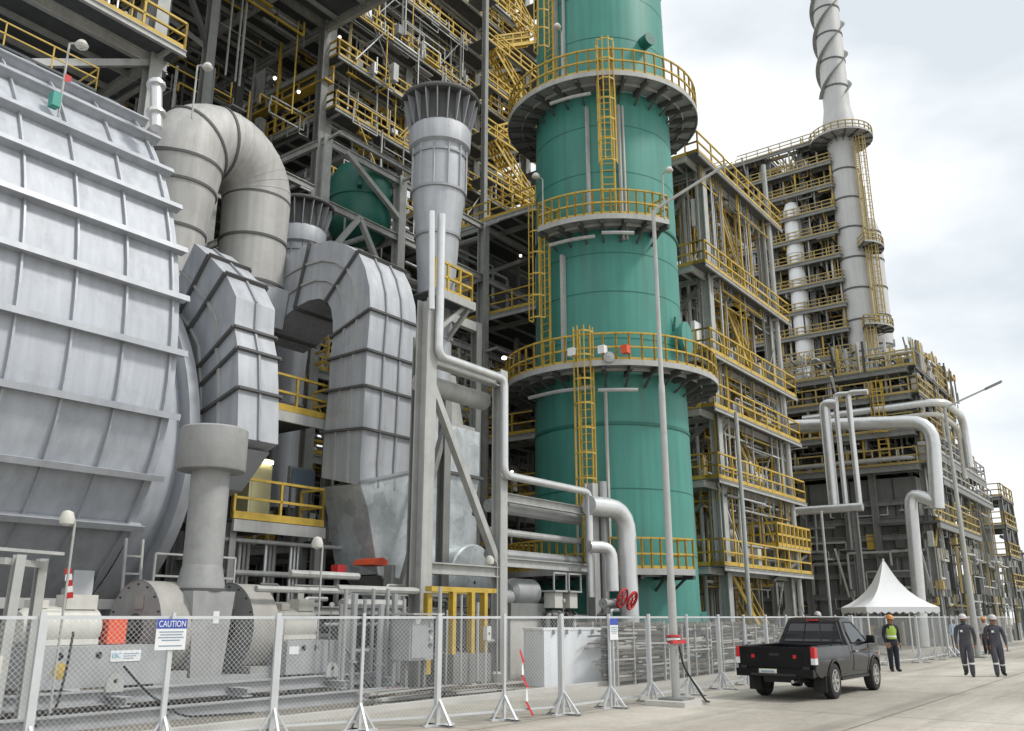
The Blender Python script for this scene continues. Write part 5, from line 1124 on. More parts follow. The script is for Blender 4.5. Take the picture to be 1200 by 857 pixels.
for k in range(46):
    u = rnd.uniform(13.5, 27); v = rnd.uniform(15.2, 19.5); z = rnd.uniform(.3, 2.6); t = rnd.random(); m_ = rnd.choice(["steel_dark", "steel_dark", "steel", "grey_pipe", "skid"])
    if t < .5: pipe([V(u, v, 0), V(u, v, z + .3), V(u + rnd.choice([-.6, .7, 1.2]), v, z + .3)], rnd.uniform(.03, .09), m_, "bent pipe among the low yard equipment behind the middle fence", "bent yard pipes behind the middle fence", n=7)
    elif t < .8: pipe([V(u, v, z), V(u + rnd.uniform(1, 3), v, z)], rnd.uniform(.04, .1), m_, "level pipe among the low yard equipment behind the middle fence", "level yard pipes behind the middle fence", n=7)
    else:
        s = rnd.uniform(.25, .5); b_ = thing("valve_block", "small valve block among the low yard equipment behind the middle fence", "valve", (u, v, 0), "yard valve blocks behind the middle fence")
        MB().box(u - s * .5, u + s * .5, v - s * .4, v + s * .4, .2, .2 + s * 1.6).build("valve_body", m_, b_); MB().spin((u, v, .2 + s * 1.6), (0, 0, 1), [(.04, 0), (.04, .2), (.16, .2), (.16, .24), (.02, .26)], 12).build("hand_wheel", "yellow" if k % 5 == 0 else "steel_dark", b_); MB().box(u - .1, u + .1, v - .1, v + .1, 0, .2).build("foot", "steel", b_)
eb = thing("emergency_box", "white call box on a thin post in front of the yellow valve frame", "call box", at_v(571, 800, 13.8)); q = at_v(571, 744, 13.8)
MB().cbox((q.x, 13.8, q.z - .12), .16, .12, .32).build("box", "cream", eb); MB().tube((q.x, 13.85, 0), (q.x, 13.85, q.z - .1), .03).build("post", "steel_light", eb); MB().spin((q.x, 13.735, q.z + .03), (0, 1, 0), [(.001, 0), (.035, 0), (.035, .01)], 10).build("button", "ink", eb)
rc = thing("red_panel", "red fire panel under the lower leg of the arched duct", "panel", at_v(397, 690, 19)); q = at_v(397, 664, 17.8); MB().cbox((q.x, 17.8, q.z - .3), .3, .25, .34).build("box", "red", rc); MB().box(q.x - .05, q.x + .05, 17.8, 17.9, 0, q.z - .2).build("post", "steel", rc)
q = at_v(437, 657, 18.6); og = thing("orange_guard", "orange guard just beneath the galvanised tip of the arched duct", "guard", (q.x, 18.4, 0)); MB().prism([V(q.x - .3, 18.3, q.z - .13), V(q.x + .3, 18.3, q.z - .15), V(q.x + .3, 18.3, q.z + .0), V(q.x + .1, 18.3, q.z + .08), V(q.x - .22, 18.3, q.z + .02)], (0, .8, 0)).build("cover", "orange", og); MB().box(q.x - .05, q.x + .1, 17.8, 18.1, 0, q.z - .15).build("post", "steel", og)
# gauges, cables and grey pipes that stand in front of the yellow frame and the motors
for k, x in enumerate((516, 541, 560, 524)):
    t = at_v(x, 688 + 9 * k, 14.7); pipe([V(t.x, 14.7, .1), V(t.x, 14.7, t.z)], (.05, .03, .04, .025)[k], "steel_light", ["thickest", "third", "second", "thinnest"][k] + " slim grey pipe standing before the yellow valve frame")
for k, (x, y, v) in enumerate(((388, 712, 15.3), (660, 706, 15.5))):
    p = at_v(x, y, v); gg = thing("pressure_gauge", ["gauge on a thin stalk right of the right motor", "gauge before the cream valve actuators"][k], "gauge", (p.x, v, 0))
    MB().tube((p.x, v, 0), (p.x, v, p.z), .016, 6).build("stalk", "steel", gg); MB().spin((p.x, v - .03, p.z + .05), (0, -1, 0), [(.02, -.04), (.06, -.03), (.06, .02), (.05, .022), (.001, .02)], 14).build("dial", "steel_light", gg)
for k, pts in enumerate(([(8.3, 15.5, 1.5), (8.1, 15.2, .9), (7.9, 15.0, .25), (7.3, 14.6, .06), (6.5, 14.3, .05)], [(14.2, 15.55, 1.5), (14.6, 15.2, .8), (14.9, 14.8, .1), (15.8, 14.2, .05)], [(9.3, 15.5, .9), (9.5, 15.1, .5), (9.9, 14.5, .06), (11.2, 14.2, .05)])):
    single("cable", MB().path([V(*p) for p in pts], .022, .25, 6), "rubber", ["black cable hanging from the left motor to the ground", "black cable hanging from the right motor to the ground", "black cable draped from the middle of the skid"][k], "cable", pts[-1])
# litter of tape and sacks on the ground
for k, (x, y, m_, lb) in enumerate(((66, 805, "cream", "white plastic can lying on the long skid beam at the left"), (378, 798, "purple", "heap of red and white tape and cloth below the right motor"), (457, 812, "purple", "small purple heap of cloth behind the middle fence"), (582, 792, "cream", "white bucket by the foot of the yellow valve frame"))):
    p = at_z(x, y + 8, .02); mb = MB()
    if m_ == "cream": mb.lathe(p.x, p.y, [(.02, .02), (.12, .02), (.14, .25), (.09, .3), (.02, .3)], 12)
    else:
        for i in range(26):
            a = rnd.random() * 6.28; r_ = rnd.random() * .45; c = p + V(math.cos(a) * r_ * 1.3, math.sin(a) * r_, .02 + .3 * (.5 - r_) * rnd.random()); d_ = V(rnd.uniform(-.3, .3), rnd.uniform(-.2, .2), rnd.uniform(-.02, .15)); mb.beam(c, c + d_, .06, .015)
    single("plastic_can" if m_ == "cream" else "cloth_heap", mb, m_, lb, "can" if m_ == "cream" else "rubbish", p)
# scaffolding stacked in racks behind the right-hand fence
def scaff(u0, u1, v0, v1, h, label, n):
    r = thing("scaffold_rack", label, "scaffold rack", ((u0 + u1) / 2, v0, 0)); post = []
    for i in range(4):
        u = u0 + (u1 - u0) * i / 3
        for v in (v0, v1): MB().beam((u, v, 0), (u, v, h), .07, .07).build("rack_post", "steel_mid", r)
    for z in (.15, h * .5, h - .05):
        for v in (v0, v1): MB().beam((u0, v, z), (u1, v, z), .06, .06).build("rack_rail", "scrap", r)
    for part, m_ in (("scaffold_tubes", "scrap"), ("loose_braces", "scrap_light"), ("dark_planks", "steel_dark")):
        mb = MB()
        for k in range(n):
            z = rnd.uniform(.12, h - .08); v = rnd.uniform(v0 + .05, v1 - .05) if rnd.random() < .5 else v0 + rnd.random() * .12; a = rnd.uniform(u0 - .3, u1 - 1.2); ln = rnd.uniform(.8, 2.4); t = rnd.gauss(0, .012)
            mb.beam((a, v, z), (min(a + ln, u1 + .35), v + rnd.gauss(0, .03), max(.05, min(h, z + t * ln))), .045, .045)
        ob = mb.build(part, m_, r); ob["kind"] = "stuff"
lbl = ["first scaffold rack right of the white tank, stacked with loose grey tubes", "second scaffold rack from the white tank, behind the lamp post", "third scaffold rack from the white tank, with short braces", "last scaffold rack, just left of and behind the black pickup"]
u = 21.4
for k in range(4): scaff(u, u + 2.7, 12.4 + .1 * k, 13.7 + .1 * k, (1.62, 1.55, 1.6, 1.5)[k], lbl[k], 95); u += 3.15
u = 34.2; scaff(u, u + 4.5, 13, 14.5, 1.4, "long low scaffold rack behind the pickup and the fence", 90)

# ================================================================== FENCE
FT = 1.74
def fence_panel(pa, pb, label, foot, thick=.05):
    pa, pb = Vector(pa), Vector(pb); d = pb - pa; Lh = d.length; d.normalize(); nrm = V(-d.y, d.x, 0)
    r = thing("fence_panel", label, "fence panel", pa, "wire fence panels along the yard edge")
    f = MB(); f.beam(pa + d * .03 + ZUP * .12, pa + d * .03 + ZUP * FT, thick, thick); f.beam(pb - d * .03 + ZUP * .12, pb - d * .03 + ZUP * FT, thick, thick)
    f.beam(pa + ZUP * FT, pb + ZUP * FT, .042, .042); f.beam(pa + ZUP * .15, pb + ZUP * .15, .035, .035); f.build("panel_frame", "fence", r)
    w = MB(); s = .075; hh = FT - .15
    def seg(x0, x1, sg):             # one straight wire of the diagonal mesh, clipped to the panel
        a, b = x0, x1; z0, z1 = .15, FT
        if a < 0: z0 += -a if sg > 0 else 0; a = max(a, 0)
        return a, b
    n = int((Lh + hh) / s)
    for k in range(n):
        c = -hh + k * s
        t0 = max(0, -c); t1 = min(hh, Lh - c)
        if t1 > t0 + .02:
            w.tri(pa + d * (c + t0) + ZUP * (.15 + t0), pa + d * (c + t1) + ZUP * (.15 + t1), .0020, nrm)
            w.tri(pa + d * (c + t0) + ZUP * (FT - t0), pa + d * (c + t1) + ZUP * (FT - t1), .0020, nrm)
    w.build("wire_mesh", "fence", r)
    for t in foot:
        p = pa + d * Lh * t; wide = .075 if t in (0, 1) else .045; b = MB()
        b.beam(p - d * wide * .3 * (1 if t in (0, 1) else 0) - nrm * .05 + ZUP * .02, p - d * wide * .3 * (1 if t in (0, 1) else 0) - nrm * .05 + ZUP * (FT + .07), wide, .045, side=d)
        b.build("post", "fence", r)
        g = MB()
        for s_ in (-1, 1):
            e = p - nrm * .05; g.beam(e + ZUP * .42, e - nrm * .34 * s_ + ZUP * .03, .035, .035); g.beam(e + ZUP * .42, e + d * .25 * s_ + ZUP * .03, .03, .03)
            g.beam(e - nrm * .38 + d * .02, e + nrm * .38 + d * .02, .10, .04)
        g.beam(e - d * .3 + ZUP * .02, e + d * .3 + ZUP * .02, .08, .035)
        g.build("foot_bracket", "fence", r)
def _tri(s, p, q, r, nrm):
    d = (q - p).normalized(); a = d.cross(nrm).normalized() * r; b = nrm * r
    return s.add([p + a - b * .6, p - a - b * .6, p + b, q + a - b * .6, q - a - b * .6, q + b], [(0, 1, 4, 3), (1, 2, 5, 4), (2, 0, 3, 5)])
MB.tri = _tri
fp = [at_z(-190, 915, 0), at_z(28, 893, 0), at_z(318, 864, 0), at_z(512, 851, 0), at_z(658, 838, 0), at_z(762, 823, 0), at_z(845, 808, 0)]
fp[0] = fp[1] + (fp[1] - fp[2]).normalized() * 2.9
e0, e1 = fp[-1], at_z(1004, 781, 0); n = 4
fp += [e0.lerp(V(36, 10.2, 0), i / n) for i in range(1, n + 1)]
names = ["at the left picture edge", "carrying the blue caution sign", "in front of the right motor", "in front of the control cabinet", "in front of the white tank", "beside the tall lamp post", "in front of the second scaffold rack", "left of the pickup tailgate", "hidden partly by the pickup bed", "behind the pickup cab", "behind the pickup bonnet", "by the guard", "under the tent edge", "right of the tent", "behind the left worker", "behind the right worker"]
for i in range(len(fp) - 1): fence_panel(fp[i], fp[i + 1], "galvanised wire fence panel " + names[i], (0, .5) if i else (0,), .05)
# right-hand run behind the guard, set further back
fq = [at_z(1003, 783, 0), at_z(1078, 777, 0), at_z(1112, 770, 0)]
fq += [V(46.5, 8.9, 0), V(52, 8.6, 0), V(57.5, 8.3, 0)]
for i in range(len(fq) - 1): fence_panel(fq[i], fq[i + 1], "galvanised wire fence panel " + ["with the double frame right of the guard", "under the right tent corner", "behind the left worker", "between the two workers", "behind the right worker"][i], (0, .5))
# signs
def sign(p, w, h, label, big, dirx):
    p = Vector(p); r = thing("caution_sign", label, "sign", (p.x, p.y, 0)); d = Vector(dirx).normalized(); nrm = V(d.y, -d.x, 0)
    c = p; def_ = lambda a, z, o=0: c + d * a + nrm * o + ZUP * (z - c.z)
    zt = FT - .02
    MB().beam(c - nrm * .03 + ZUP * (.9 - 0), c - nrm * .03 + ZUP * zt, w, .012, side=d).build("sign_board", "white", r) if False else None
    bd = MB(); bd.hexa([def_(-w / 2, zt - h), def_(w / 2, zt - h), def_(w / 2, zt - h, .012), def_(-w / 2, zt - h, .012)], [def_(-w / 2, zt), def_(w / 2, zt), def_(w / 2, zt, .012), def_(-w / 2, zt, .012)]); b_ = bd.build("sign_board", "white", r)
    hb = MB(); hb.hexa([def_(-w / 2, zt - h * .31, .013), def_(w / 2, zt - h * .31, .013), def_(w / 2, zt - h * .31, .016), def_(-w / 2, zt - h * .31, .016)], [def_(-w / 2, zt, .013), def_(w / 2, zt, .013), def_(w / 2, zt, .016), def_(-w / 2, zt, .016)]); hb.build("blue_header", "blue", b_)
    if big: text("CAUTION", "header_text", "white", b_, def_(0, zt - h * .155, .02), h * .20, d, ZUP, w * .88)
    for k in range(6 if big else 4):
        if k == 4: continue
        a = w * (.40, .36, .42, .30, 0, .38)[k]; z = zt - h * (.42 + .09 * k); ln = MB(); ln.hexa([def_(-a, z - h * .018, .013), def_(a, z - h * .018, .013), def_(a, z - h * .018, .015), def_(-a, z - h * .018, .015)], [def_(-a, z + h * .018, .013), def_(a, z + h * .018, .013), def_(a, z + h * .018, .015), def_(-a, z + h * .018, .015)]); ln.build("text_line", "bluegrey", b_)
    MB().beam(c - nrm * .03 + ZUP * .02, c - nrm * .03 + ZUP * zt, .045, .045).build("sign_post", "fence", r)
d1 = fp[2] - fp[1]; s_ = at_v(197, 745, 11.9); k = 0
# point on the fence line at image column 195
best = min((fp[1].lerp(fp[2], t / 200) for t in range(201)), key=lambda p: abs((p.x * ray(197, 745)[1] / ray(197, 745)[0]) - p.y)); nn = V(d1.normalized().y, -d1.normalized().x, 0)
sign(best + nn * .09, .44, .42, "white caution sign with blue header hanging on the left fence", True, d1)
d2_ = fp[5] - fp[4]; best = min((fp[4].lerp(fp[5], t / 200) for t in range(201)), key=lambda p: abs((p.x * ray(715, 745)[1] / ray(715, 745)[0]) - p.y)); nn = V(d2_.normalized().y, -d2_.normalized().x, 0)
sign(best + nn * .09, .30, .42, "small white and blue notice on the fence right of the white tank", False, d2_)
# red and white tape hanging on the fence left of the tank
q = at_z(618, 842, 0); tp = thing("barrier_tape", "red and white barrier tape hanging down the fence left of the tank", "tape", q); pts = [at_v(x, y, q.y) for x, y in ((610, 762), (613, 777), (612, 791), (618, 806), (617, 822), (624, 839))]
for a, b, m_ in zip(pts, pts[1:], ("red", "white", "red", "white", "red")): MB().add([a - V(.035, 0, .02), a + V(.035, .03, .02), b + V(.03, -.02, 0), b - V(.04, .02, 0)], [(0, 1, 2, 3)]).build("tape_strip", m_, tp)

# ================================================================== LAMP POSTS
pb = at_z(793, 826, 0)
lp = thing("street_lamp", "tall grey lamp post with taped base at the fence before the green tower", "lamp post", pb)
Hh = at_Y(776, 247, W(pb).y).z
MB().sweep([pb + ZUP * z for z in (.12, 2.4, 2.5, 6.8, 6.9, Hh)], [.09, .09, .078, .072, .055, .045], 14).build("pole", "steel_light", lp)
MB().box(pb.x - .28, pb.x + .28, pb.y - .28, pb.y + .28, .1, .14).build("base_plate", "steel", lp); MB().box(pb.x - .55, pb.x + .45, pb.y - .45, pb.y + .45, 0, .1).build("footing", "kerb", lp)
tp_ = pb + ZUP * Hh; e = at_Y(838, 201, W(pb).y - .3)
MB().sweep([tp_ - ZUP * .15, tp_ + (e - tp_) * .05, e], [.05, .04, .035], 8).build("lamp_arm", "steel_light", lp)
MB().beam(e - (e - tp_).normalized() * .05, e + (e - tp_).normalized() * .3, .09, .045).build("lamp_head", "steel_light", lp)
tz = at_Y(790, 752, W(pb).y).z
for k in range(3): MB().torus(pb + ZUP * (tz + .05 * k), (.1 * (k - 1), .05, 1), .115, .02 + .01 * k, 14, .04).build("tape_wrap", "red" if k != 1 else "white", lp)
for a in (-.3, .25): MB().add([pb + V(.1 * a, -.12, tz + .02), pb + V(a * 1.1 + .05, -.12, tz + .05), pb + V(a * 1.2 + .05, -.13, tz - .03), pb + V(.1 * a, -.13, tz - .05)], [(0, 1, 2, 3)]).build("tape_end", "red", lp)
MB().path([pb + V(-.02, -.13, tz - .1), pb + V(-.1, -.25, tz - .5), pb + V(-.05, -.4, .5), pb + V(.35, -.5, .06), pb + V(.6, -.45, .04)], .022, .3, 7).build("cable", "rubber", lp)
pb = at_z(1147, 771, 0)
lp = thing("street_lamp", "tall grey lamp post with raised arm at the right, near the workers", "lamp post", pb); Hh = at_Y(1125, 478, W(pb).y).z
MB().sweep([pb + ZUP * z for z in (0, 3.5, 3.6, Hh)], [.14, .13, .11, .07], 14).build("pole", "steel_light", lp)
MB().box(pb.x - .3, pb.x + .3, pb.y - .3, pb.y + .3, .0, .06).build("base_plate", "steel", lp)
tp_ = pb + ZUP * Hh; e = at_Y(1172, 448, W(pb).y - .6); dd = (e - tp_).normalized()
MB().sweep([tp_ - ZUP * .1, tp_ + dd * .15, e], [.055, .05, .04], 8).build("lamp_arm", "steel_light", lp); MB().beam(e - dd * .75, e + dd * .05, .28, .1).build("lamp_head", "steel", lp)

# ================================================================== TENT
q = at_Y(1041, 712, 45); tw = 1.72
te = thing("pagoda_tent", "white pointed pagoda tent behind the fence near the guard", "tent", (q.x, q.y, 0)); ez = at_Y(1041, 712, 45).z; pz_ = at_Y(1041, 658, 45).z
rot = R(36)
def tc_(k, r, z): a = rot + math.pi / 4 + k * math.pi / 2; return V(q.x + r * math.sqrt(2) * math.cos(a), q.y + r * math.sqrt(2) * math.sin(a), z)
m = MB(); lev = [(1.0, 0), (.82, .08), (.62, .20), (.44, .35), (.28, .54), (.14, .78), (.03, 1.0)]
sub = 6
for f_, h_ in lev:
    for k in range(4):
        for s in range(sub): m.v.append(tc_(k, tw * f_, ez + (pz_ - ez) * h_).lerp(tc_(k + 1, tw * f_, ez + (pz_ - ez) * h_), s / sub) - ZUP * (.05 * math.sin(math.pi * s / sub) * (1 - f_) ))
N4 = 4 * sub
m.f = [(i * N4 + j, i * N4 + (j + 1) % N4, (i + 1) * N4 + (j + 1) % N4, (i + 1) * N4 + j) for i in range(len(lev) - 1) for j in range(N4)] + [tuple((len(lev) - 1) * N4 + j for j in range(N4))]
m.build("canopy", "fabric", te, sharp=50)
v_ = MB(); pts = [tc_(k, tw, 0).lerp(tc_(k + 1, tw, 0), s / 10) for k in range(4) for s in range(10)]
for a, b in zip(pts, pts[1:] + pts[:1]): mid = (a + b) / 2; v_.add([a + ZUP * (ez + .01), b + ZUP * (ez + .01), b + ZUP * (ez - .2), mid + ZUP * (ez - .30), a + ZUP * (ez - .2)], [(0, 1, 2, 3, 4)])
v_.build("valance", "fabric", te)
for k in range(4): p = tc_(k, tw - .06, 0); MB().tube(p, p + ZUP * ez, .04, 8).build("leg", "white", te)
MB().tube(V(q.x, q.y, pz_ - .3), V(q.x, q.y, pz_ + .12), .05, 8).build("finial", "fabric", te)

# ================================================================== PICKUP
def pickup():
    c = (at_z(977, 819, 0) + at_z(900, 818, 0)) / 2; rr_ = at_z(976, 819, 0); fr = at_z(1027, 808, 0); hd = (fr - rr_).normalized()
    rgt = V(hd.y, -hd.x, 0); ctr = rr_ - rgt * .78
    ang = TH + math.atan2(hd.y, hd.x)
    r = thing("pickup_truck", "black dusty single-cab pickup truck parked beside the fence", "pickup truck", ctr, rot=ang)
    Z0 = V(0, 0, 0); ORG[r.name] = Z0
    def hw(z):                                     # half width of the body at a height
        t = [(.3, .80), (.5, .86), (.75, .895), (.95, .885), (1.12, .85), (1.3, .76), (1.7, .62)]
        for (a, b), (c_, d_) in zip(t, t[1:]):
            if z <= c_: return b + (d_ - b) * max(0, (z - a)) / (c_ - a)
        return .62
    def arch(x, rad=.44, z=.38, n=9): return [(x + rad * math.cos(R(t)), z + rad * math.sin(R(t))) for t in [180 - 180 * i / (n - 1) for i in range(n)]]
    def loft(outline, name, m, parent, cuts, inner=None, bev=.02, y0=None, y1=None):
        """side outline (x, z) widened to the body's section"""
        bm = bmesh.new(); vs = [bm.verts.new((x, -1, z)) for x, z in outline]; f = bm.faces.new(vs); res = bmesh.ops.extrude_face_region(bm, geom=[f])
        for e_ in res["geom"]:
            if isinstance(e_, bmesh.types.BMVert): e_.co.y = 1
        for z in cuts: bmesh.ops.bisect_plane(bm, geom=bm.verts[:] + bm.edges[:] + bm.faces[:], plane_co=(0, 0, z), plane_no=(0, 0, 1))
        bmesh.ops.triangulate(bm, faces=[f_ for f_ in bm.faces if len(f_.verts) > 4])
        for v in bm.verts:
            s = 1 if v.co.y > 0 else -1; k = hw(v.co.z); x = v.co.x
            if x > 3.3: k *= 1 - .16 * ((x - 3.3) / .75) ** 2
            if x < -.9: k *= 1 - .03 * (-.9 - x)
            if y0 is not None: v.co.y = y0(k) if v.co.y < 0 else y1(k)
            else: v.co.y = s * k
        bmesh.ops.recalc_face_normals(bm, faces=bm.faces); me = bpy.data.meshes.new(name); bm.to_mesh(me); bm.free()
        me.polygons.foreach_set("use_smooth", [True] * len(me.polygons)); me.set_sharp_from_angle(angle=R(40)); me.materials.append(MATS[m])
        ob = bpy.data.objects.new(name, me); col.objects.link(ob); ob.parent = parent; ORG[ob.name] = Z0
        if bev: md = ob.modifiers.new("bevel", 'BEVEL'); md.width = bev; md.segments = 2; md.limit_method = 'ANGLE'; md.angle_limit = R(40)
        return ob
    ra, fa = arch(0), arch(3.085, .43)
    low = [(-1.18, .62), (-.95, .5)] + [(-.46, .42)] + ra[1:-1] + [(.46, .40)] + [(2.63, .36)] + fa[1:-1] + [(3.54, .42), (3.92, .40), (4.05, .55), (4.06, .78), (3.98, .95), (3.7, 1.03), (3.2, 1.10), (2.78, 1.14), (1.2, 1.12), (1.2, .86), (-1.18, .86)]
    body = loft(low, "body", "truck_side", r, (.5, .62, .75, .95, 1.05))
    for s in (-1, 1):
        side = [(-1.2, .84), (1.19, .84), (1.19, 1.12), (-1.2, 1.12)]
        loft(side, "bed_side", "truck_side", r, (.95,), bev=.015, y0=(lambda k: -k) if s < 0 else (lambda k: k - .08), y1=(lambda k: -k + .08) if s < 0 else (lambda k: k))
    MB().box(-1.1, 1.18, -.76, .76, .861, .87).build("bed_floor", "black", r)
    MB().box(-1.245, -1.17, -.80, .80, .60, 1.115).build("tailgate", "truck", r)
    t = MB(); t.box(-1.258, -1.246, -.62, .62, .70, 1.02); t.build("tailgate_recess", "truck", r)
    MB().box(-1.262, -1.255, -.11, .11, .93, .985).build("tailgate_handle", "black", r)
    for s in (-1, 1): MB().box(-1.256, -1.250, s * .47 - .11, s * .47 + .11, .87, .965).build("reflective_sticker", "lens_amber", r); MB().box(-1.262, -1.2565, s * .47 - .02, s * .47 + .05, .88, .955).build("sticker_stripe", "lens_red", r)
    # rear bumper, plate, exhaust, tow frame
    bp = MB(); bp.box(-1.34, -1.16, -.86, .86, .50, .66); bp.build("rear_bumper", "truck", r)
    MB().box(-1.38, -1.33, -.50, .50, .52, .57).build("bumper_step", "black", r)
    pl = MB().box(-1.352, -1.341, -.07, .33, .55, .66).build("number_plate", "plate", r); MB().box(-1.355, -1.3525, -.02, .28, .585, .625).build("plate_characters", "bluegrey", pl)
    MB().tube((-1.2, -.35, .40), (-.6, -.35, .42), .035, 10).build("exhaust_pipe", "chrome", r); MB().box(-.9, 2.8, -.42, .42, .36, .48).build("chassis_frame", "black", r); MB().tube((0, -.7, .38), (0, .7, .38), .07, 10).build("rear_axle", "black", r)
    MB().spin((0, -.14, .38), (0, 1, 0), [(.02, 0), (.15, .04), (.16, .14), (.15, .24), (.02, .28)], 14).build("differential", "black", r)
    for s in (-1, 1):                             # rear lamps
        y = s * .815; L1 = MB().box(-1.235, -1.06, min(y - s * .05, y + s * .075), max(y - s * .05, y + s * .075), .89, 1.118).build("tail_lamp", "lens_red", r); MB().box(-1.24, -1.07, min(y - s * .05, y + s * .08), max(y - s * .05, y + s * .08), .76, .889).build("reverse_lamp", "lens_clear", L1)
        MB().box(-1.3, -1.16, s * .7 - .07, s * .7 + .07, .62, .72).build("bumper_corner", "black", r)
    # cab
    cab = [(1.21, 1.10), (1.26, 1.30), (1.40, 1.66), (1.55, 1.725), (1.95, 1.74), (2.20, 1.70), (2.55, 1.45), (2.98, 1.115)]
    loft(cab, "cab", "truck_side", r, (1.2, 1.35, 1.5, 1.62), bev=.03)
    g = lambda x, z, s, o=.006: V(x, s * (hw(z) + o), z)
    for s in (-1, 1):
        sw = MB(); q_ = [(1.50, 1.16), (2.74, 1.16), (2.46, 1.40), (2.17, 1.62), (1.60, 1.63), (1.52, 1.40)]; sw.add([g(x, z, s, .008) for x, z in q_], [tuple(range(6))]); w = sw.build("side_window", "glass", r)
        fm = MB()
        for a, b in zip(q_, q_[1:] + q_[:1]): fm.beam(g(*a, s, .007), g(*b, s, .007), .035, .02)
        fm.build("window_frame", "black", w)
        dm = MB(); dd_ = [(1.42, 1.10), (1.40, .55), (2.45, .48), (2.62, .80), (2.76, 1.12)]
        for a, b in zip(dd_, dd_[1:]): n_ = 5; [dm.beam(g(a[0] + (b[0] - a[0]) * i / n_, a[1] + (b[1] - a[1]) * i / n_, s, .002), g(a[0] + (b[0] - a[0]) * (i + 1) / n_, a[1] + (b[1] - a[1]) * (i + 1) / n_, s, .002), .012, .012) for i in range(n_)]
        do = dm.build("door_gap", "black", r); MB().beam(g(1.52, .97, s, .02), g(1.74, .97, s, .02), .03, .035).build("door_handle", "chrome", do)
        MB().beam(g(2.62, 1.14, s, .0), g(2.60, 1.17, s, .12), .05, .05).build("mirror_arm", "black", r); mm = MB(); c_ = g(2.58, 1.22, s, .18); mm.box(c_.x - .05, c_.x + .06, c_.y - .10, c_.y + .10, c_.z - .09, c_.z + .10); mo = mm.build("side_mirror", "truck", r); md = mo.modifiers.new("bevel", 'BEVEL'); md.width = .04; md.segments = 3
        for x in (0, 3.085):
            ar = arch(x, .445, .38, 13); fl_ = MB()
            for a, b in zip(ar, ar[1:]): fl_.beam(g(a[0], a[1], s, -.005), g(b[0], b[1], s, -.005), .05, .05)
            fl_.build("wheel_arch", "truck_side", r)
            MB().box(x - .42, x + .42, min(s * .55, s * .74), max(s * .55, s * .74), .50, .80).build("wheel_well", "black", r)
            wh = MB(); y = s * .655; wh.spin((x, y, .38), (0, s, 0), [(.22, .01), (.30, 0), (.365, .02), (.38, .06), (.38, .19), (.365, .23), (.30, .25), (.24, .235)], 32); tyre = wh.build("wheel", "rubber", r)
            rim = MB(); rim.spin((x, y, .38), (0, s, 0), [(.245, .05), (.245, .235), (.215, .235), (.20, .16), (.06, .19), (.02, .19)], 24)
            rim.build("rim", "alloy", tyre)
            for k in range(6): a = 2 * math.pi * k / 6; MB().beam(V(x + .05 * math.cos(a), y + s * .20, .38 + .05 * math.sin(a)), V(x + .215 * math.cos(a), y + s * .215, .38 + .215 * math.sin(a)), .055, .03, side=V(-math.sin(a), 0, math.cos(a))).build("spoke", "alloy", tyre)
            MB().spin((x, y + s * .2, .38), (0, s, 0), [(.07, 0), (.06, .03), (.01, .035)], 12).build("hub_cap", "alloy", tyre)
        MB().box(-.62, -.59, s * .74 - .14, s * .74 + .14, .17, .5).build("mud_flap", "rubber", r)
        MB().box(3.72, 3.99, min(s * .52, s * .77), max(s * .52, s * .77), .80, .93).build("headlight", "lens_clear", r)
    rw = MB(); zz = [(1.19, 1.235), (1.62, 1.385)]; a, b = hw(1.2) - .10, hw(1.6) - .09
    rw.add([V(1.222, -a, 1.17), V(1.222, a, 1.17), V(1.372, b, 1.615), V(1.372, -b, 1.615)], [(0, 1, 2, 3)]); o_ = rw.build("rear_window", "glass", r)
    fm = MB(); qq = [V(1.22, -a, 1.17), V(1.22, a, 1.17), V(1.37, b, 1.615), V(1.37, -b, 1.615)]
    for p_, q__ in zip(qq, qq[1:] + qq[:1]): fm.beam(p_, q__, .03, .03)
    for s in (-.3, .3): fm.beam(V(1.218, s * a, 1.17), V(1.368, s * b, 1.615), .02, .02)
    fm.build("window_frame", "black", o_)
    ws = MB(); ws.add([V(2.965, -hw(1.14) + .1, 1.14), V(2.965, hw(1.14) - .1, 1.14), V(2.225, hw(1.68) - .05, 1.69), V(2.225, -hw(1.68) + .05, 1.69)], [(0, 1, 2, 3)]); wsb = ws.build("windscreen", "glass", r); wsb.location = (.012, 0, .012)
    MB().box(4.02, 4.10, -.72, .72, .42, .62).build("front_bumper", "truck_side", r); MB().box(4.03, 4.07, -.45, .45, .66, .84).build("grille", "black", r)
    MB().box(1.30, 1.40, -.12, .12, 1.655, 1.685).build("brake_light", "lens_red", r)
    for s in (-1, 1):
        MB().tube((-1.1, s * .78, 1.125), (1.15, s * .78, 1.125), .014, 6).build("bed_rail", "black", r)
        for x in (-.8, .2, .95): MB().box(x - .03, x + .03, s * .80 - .02, s * .80 + .02, 1.12, 1.15).build("tie_hook", "black", r)
        MB().box(.55, 2.6, min(s * .80, s * .86), max(s * .80, s * .86), .36, .42).build("side_step", "black", r)
        MB().box(3.55, 3.60, s * .84 - .01, s * .84 + .01, .84, .90).build("side_marker", "lens_amber", r)
    MB().tube((1.9, .35, 1.74), (1.75, .38, 2.0), .008, 6).build("aerial", "black", r)
    return r
pickup()

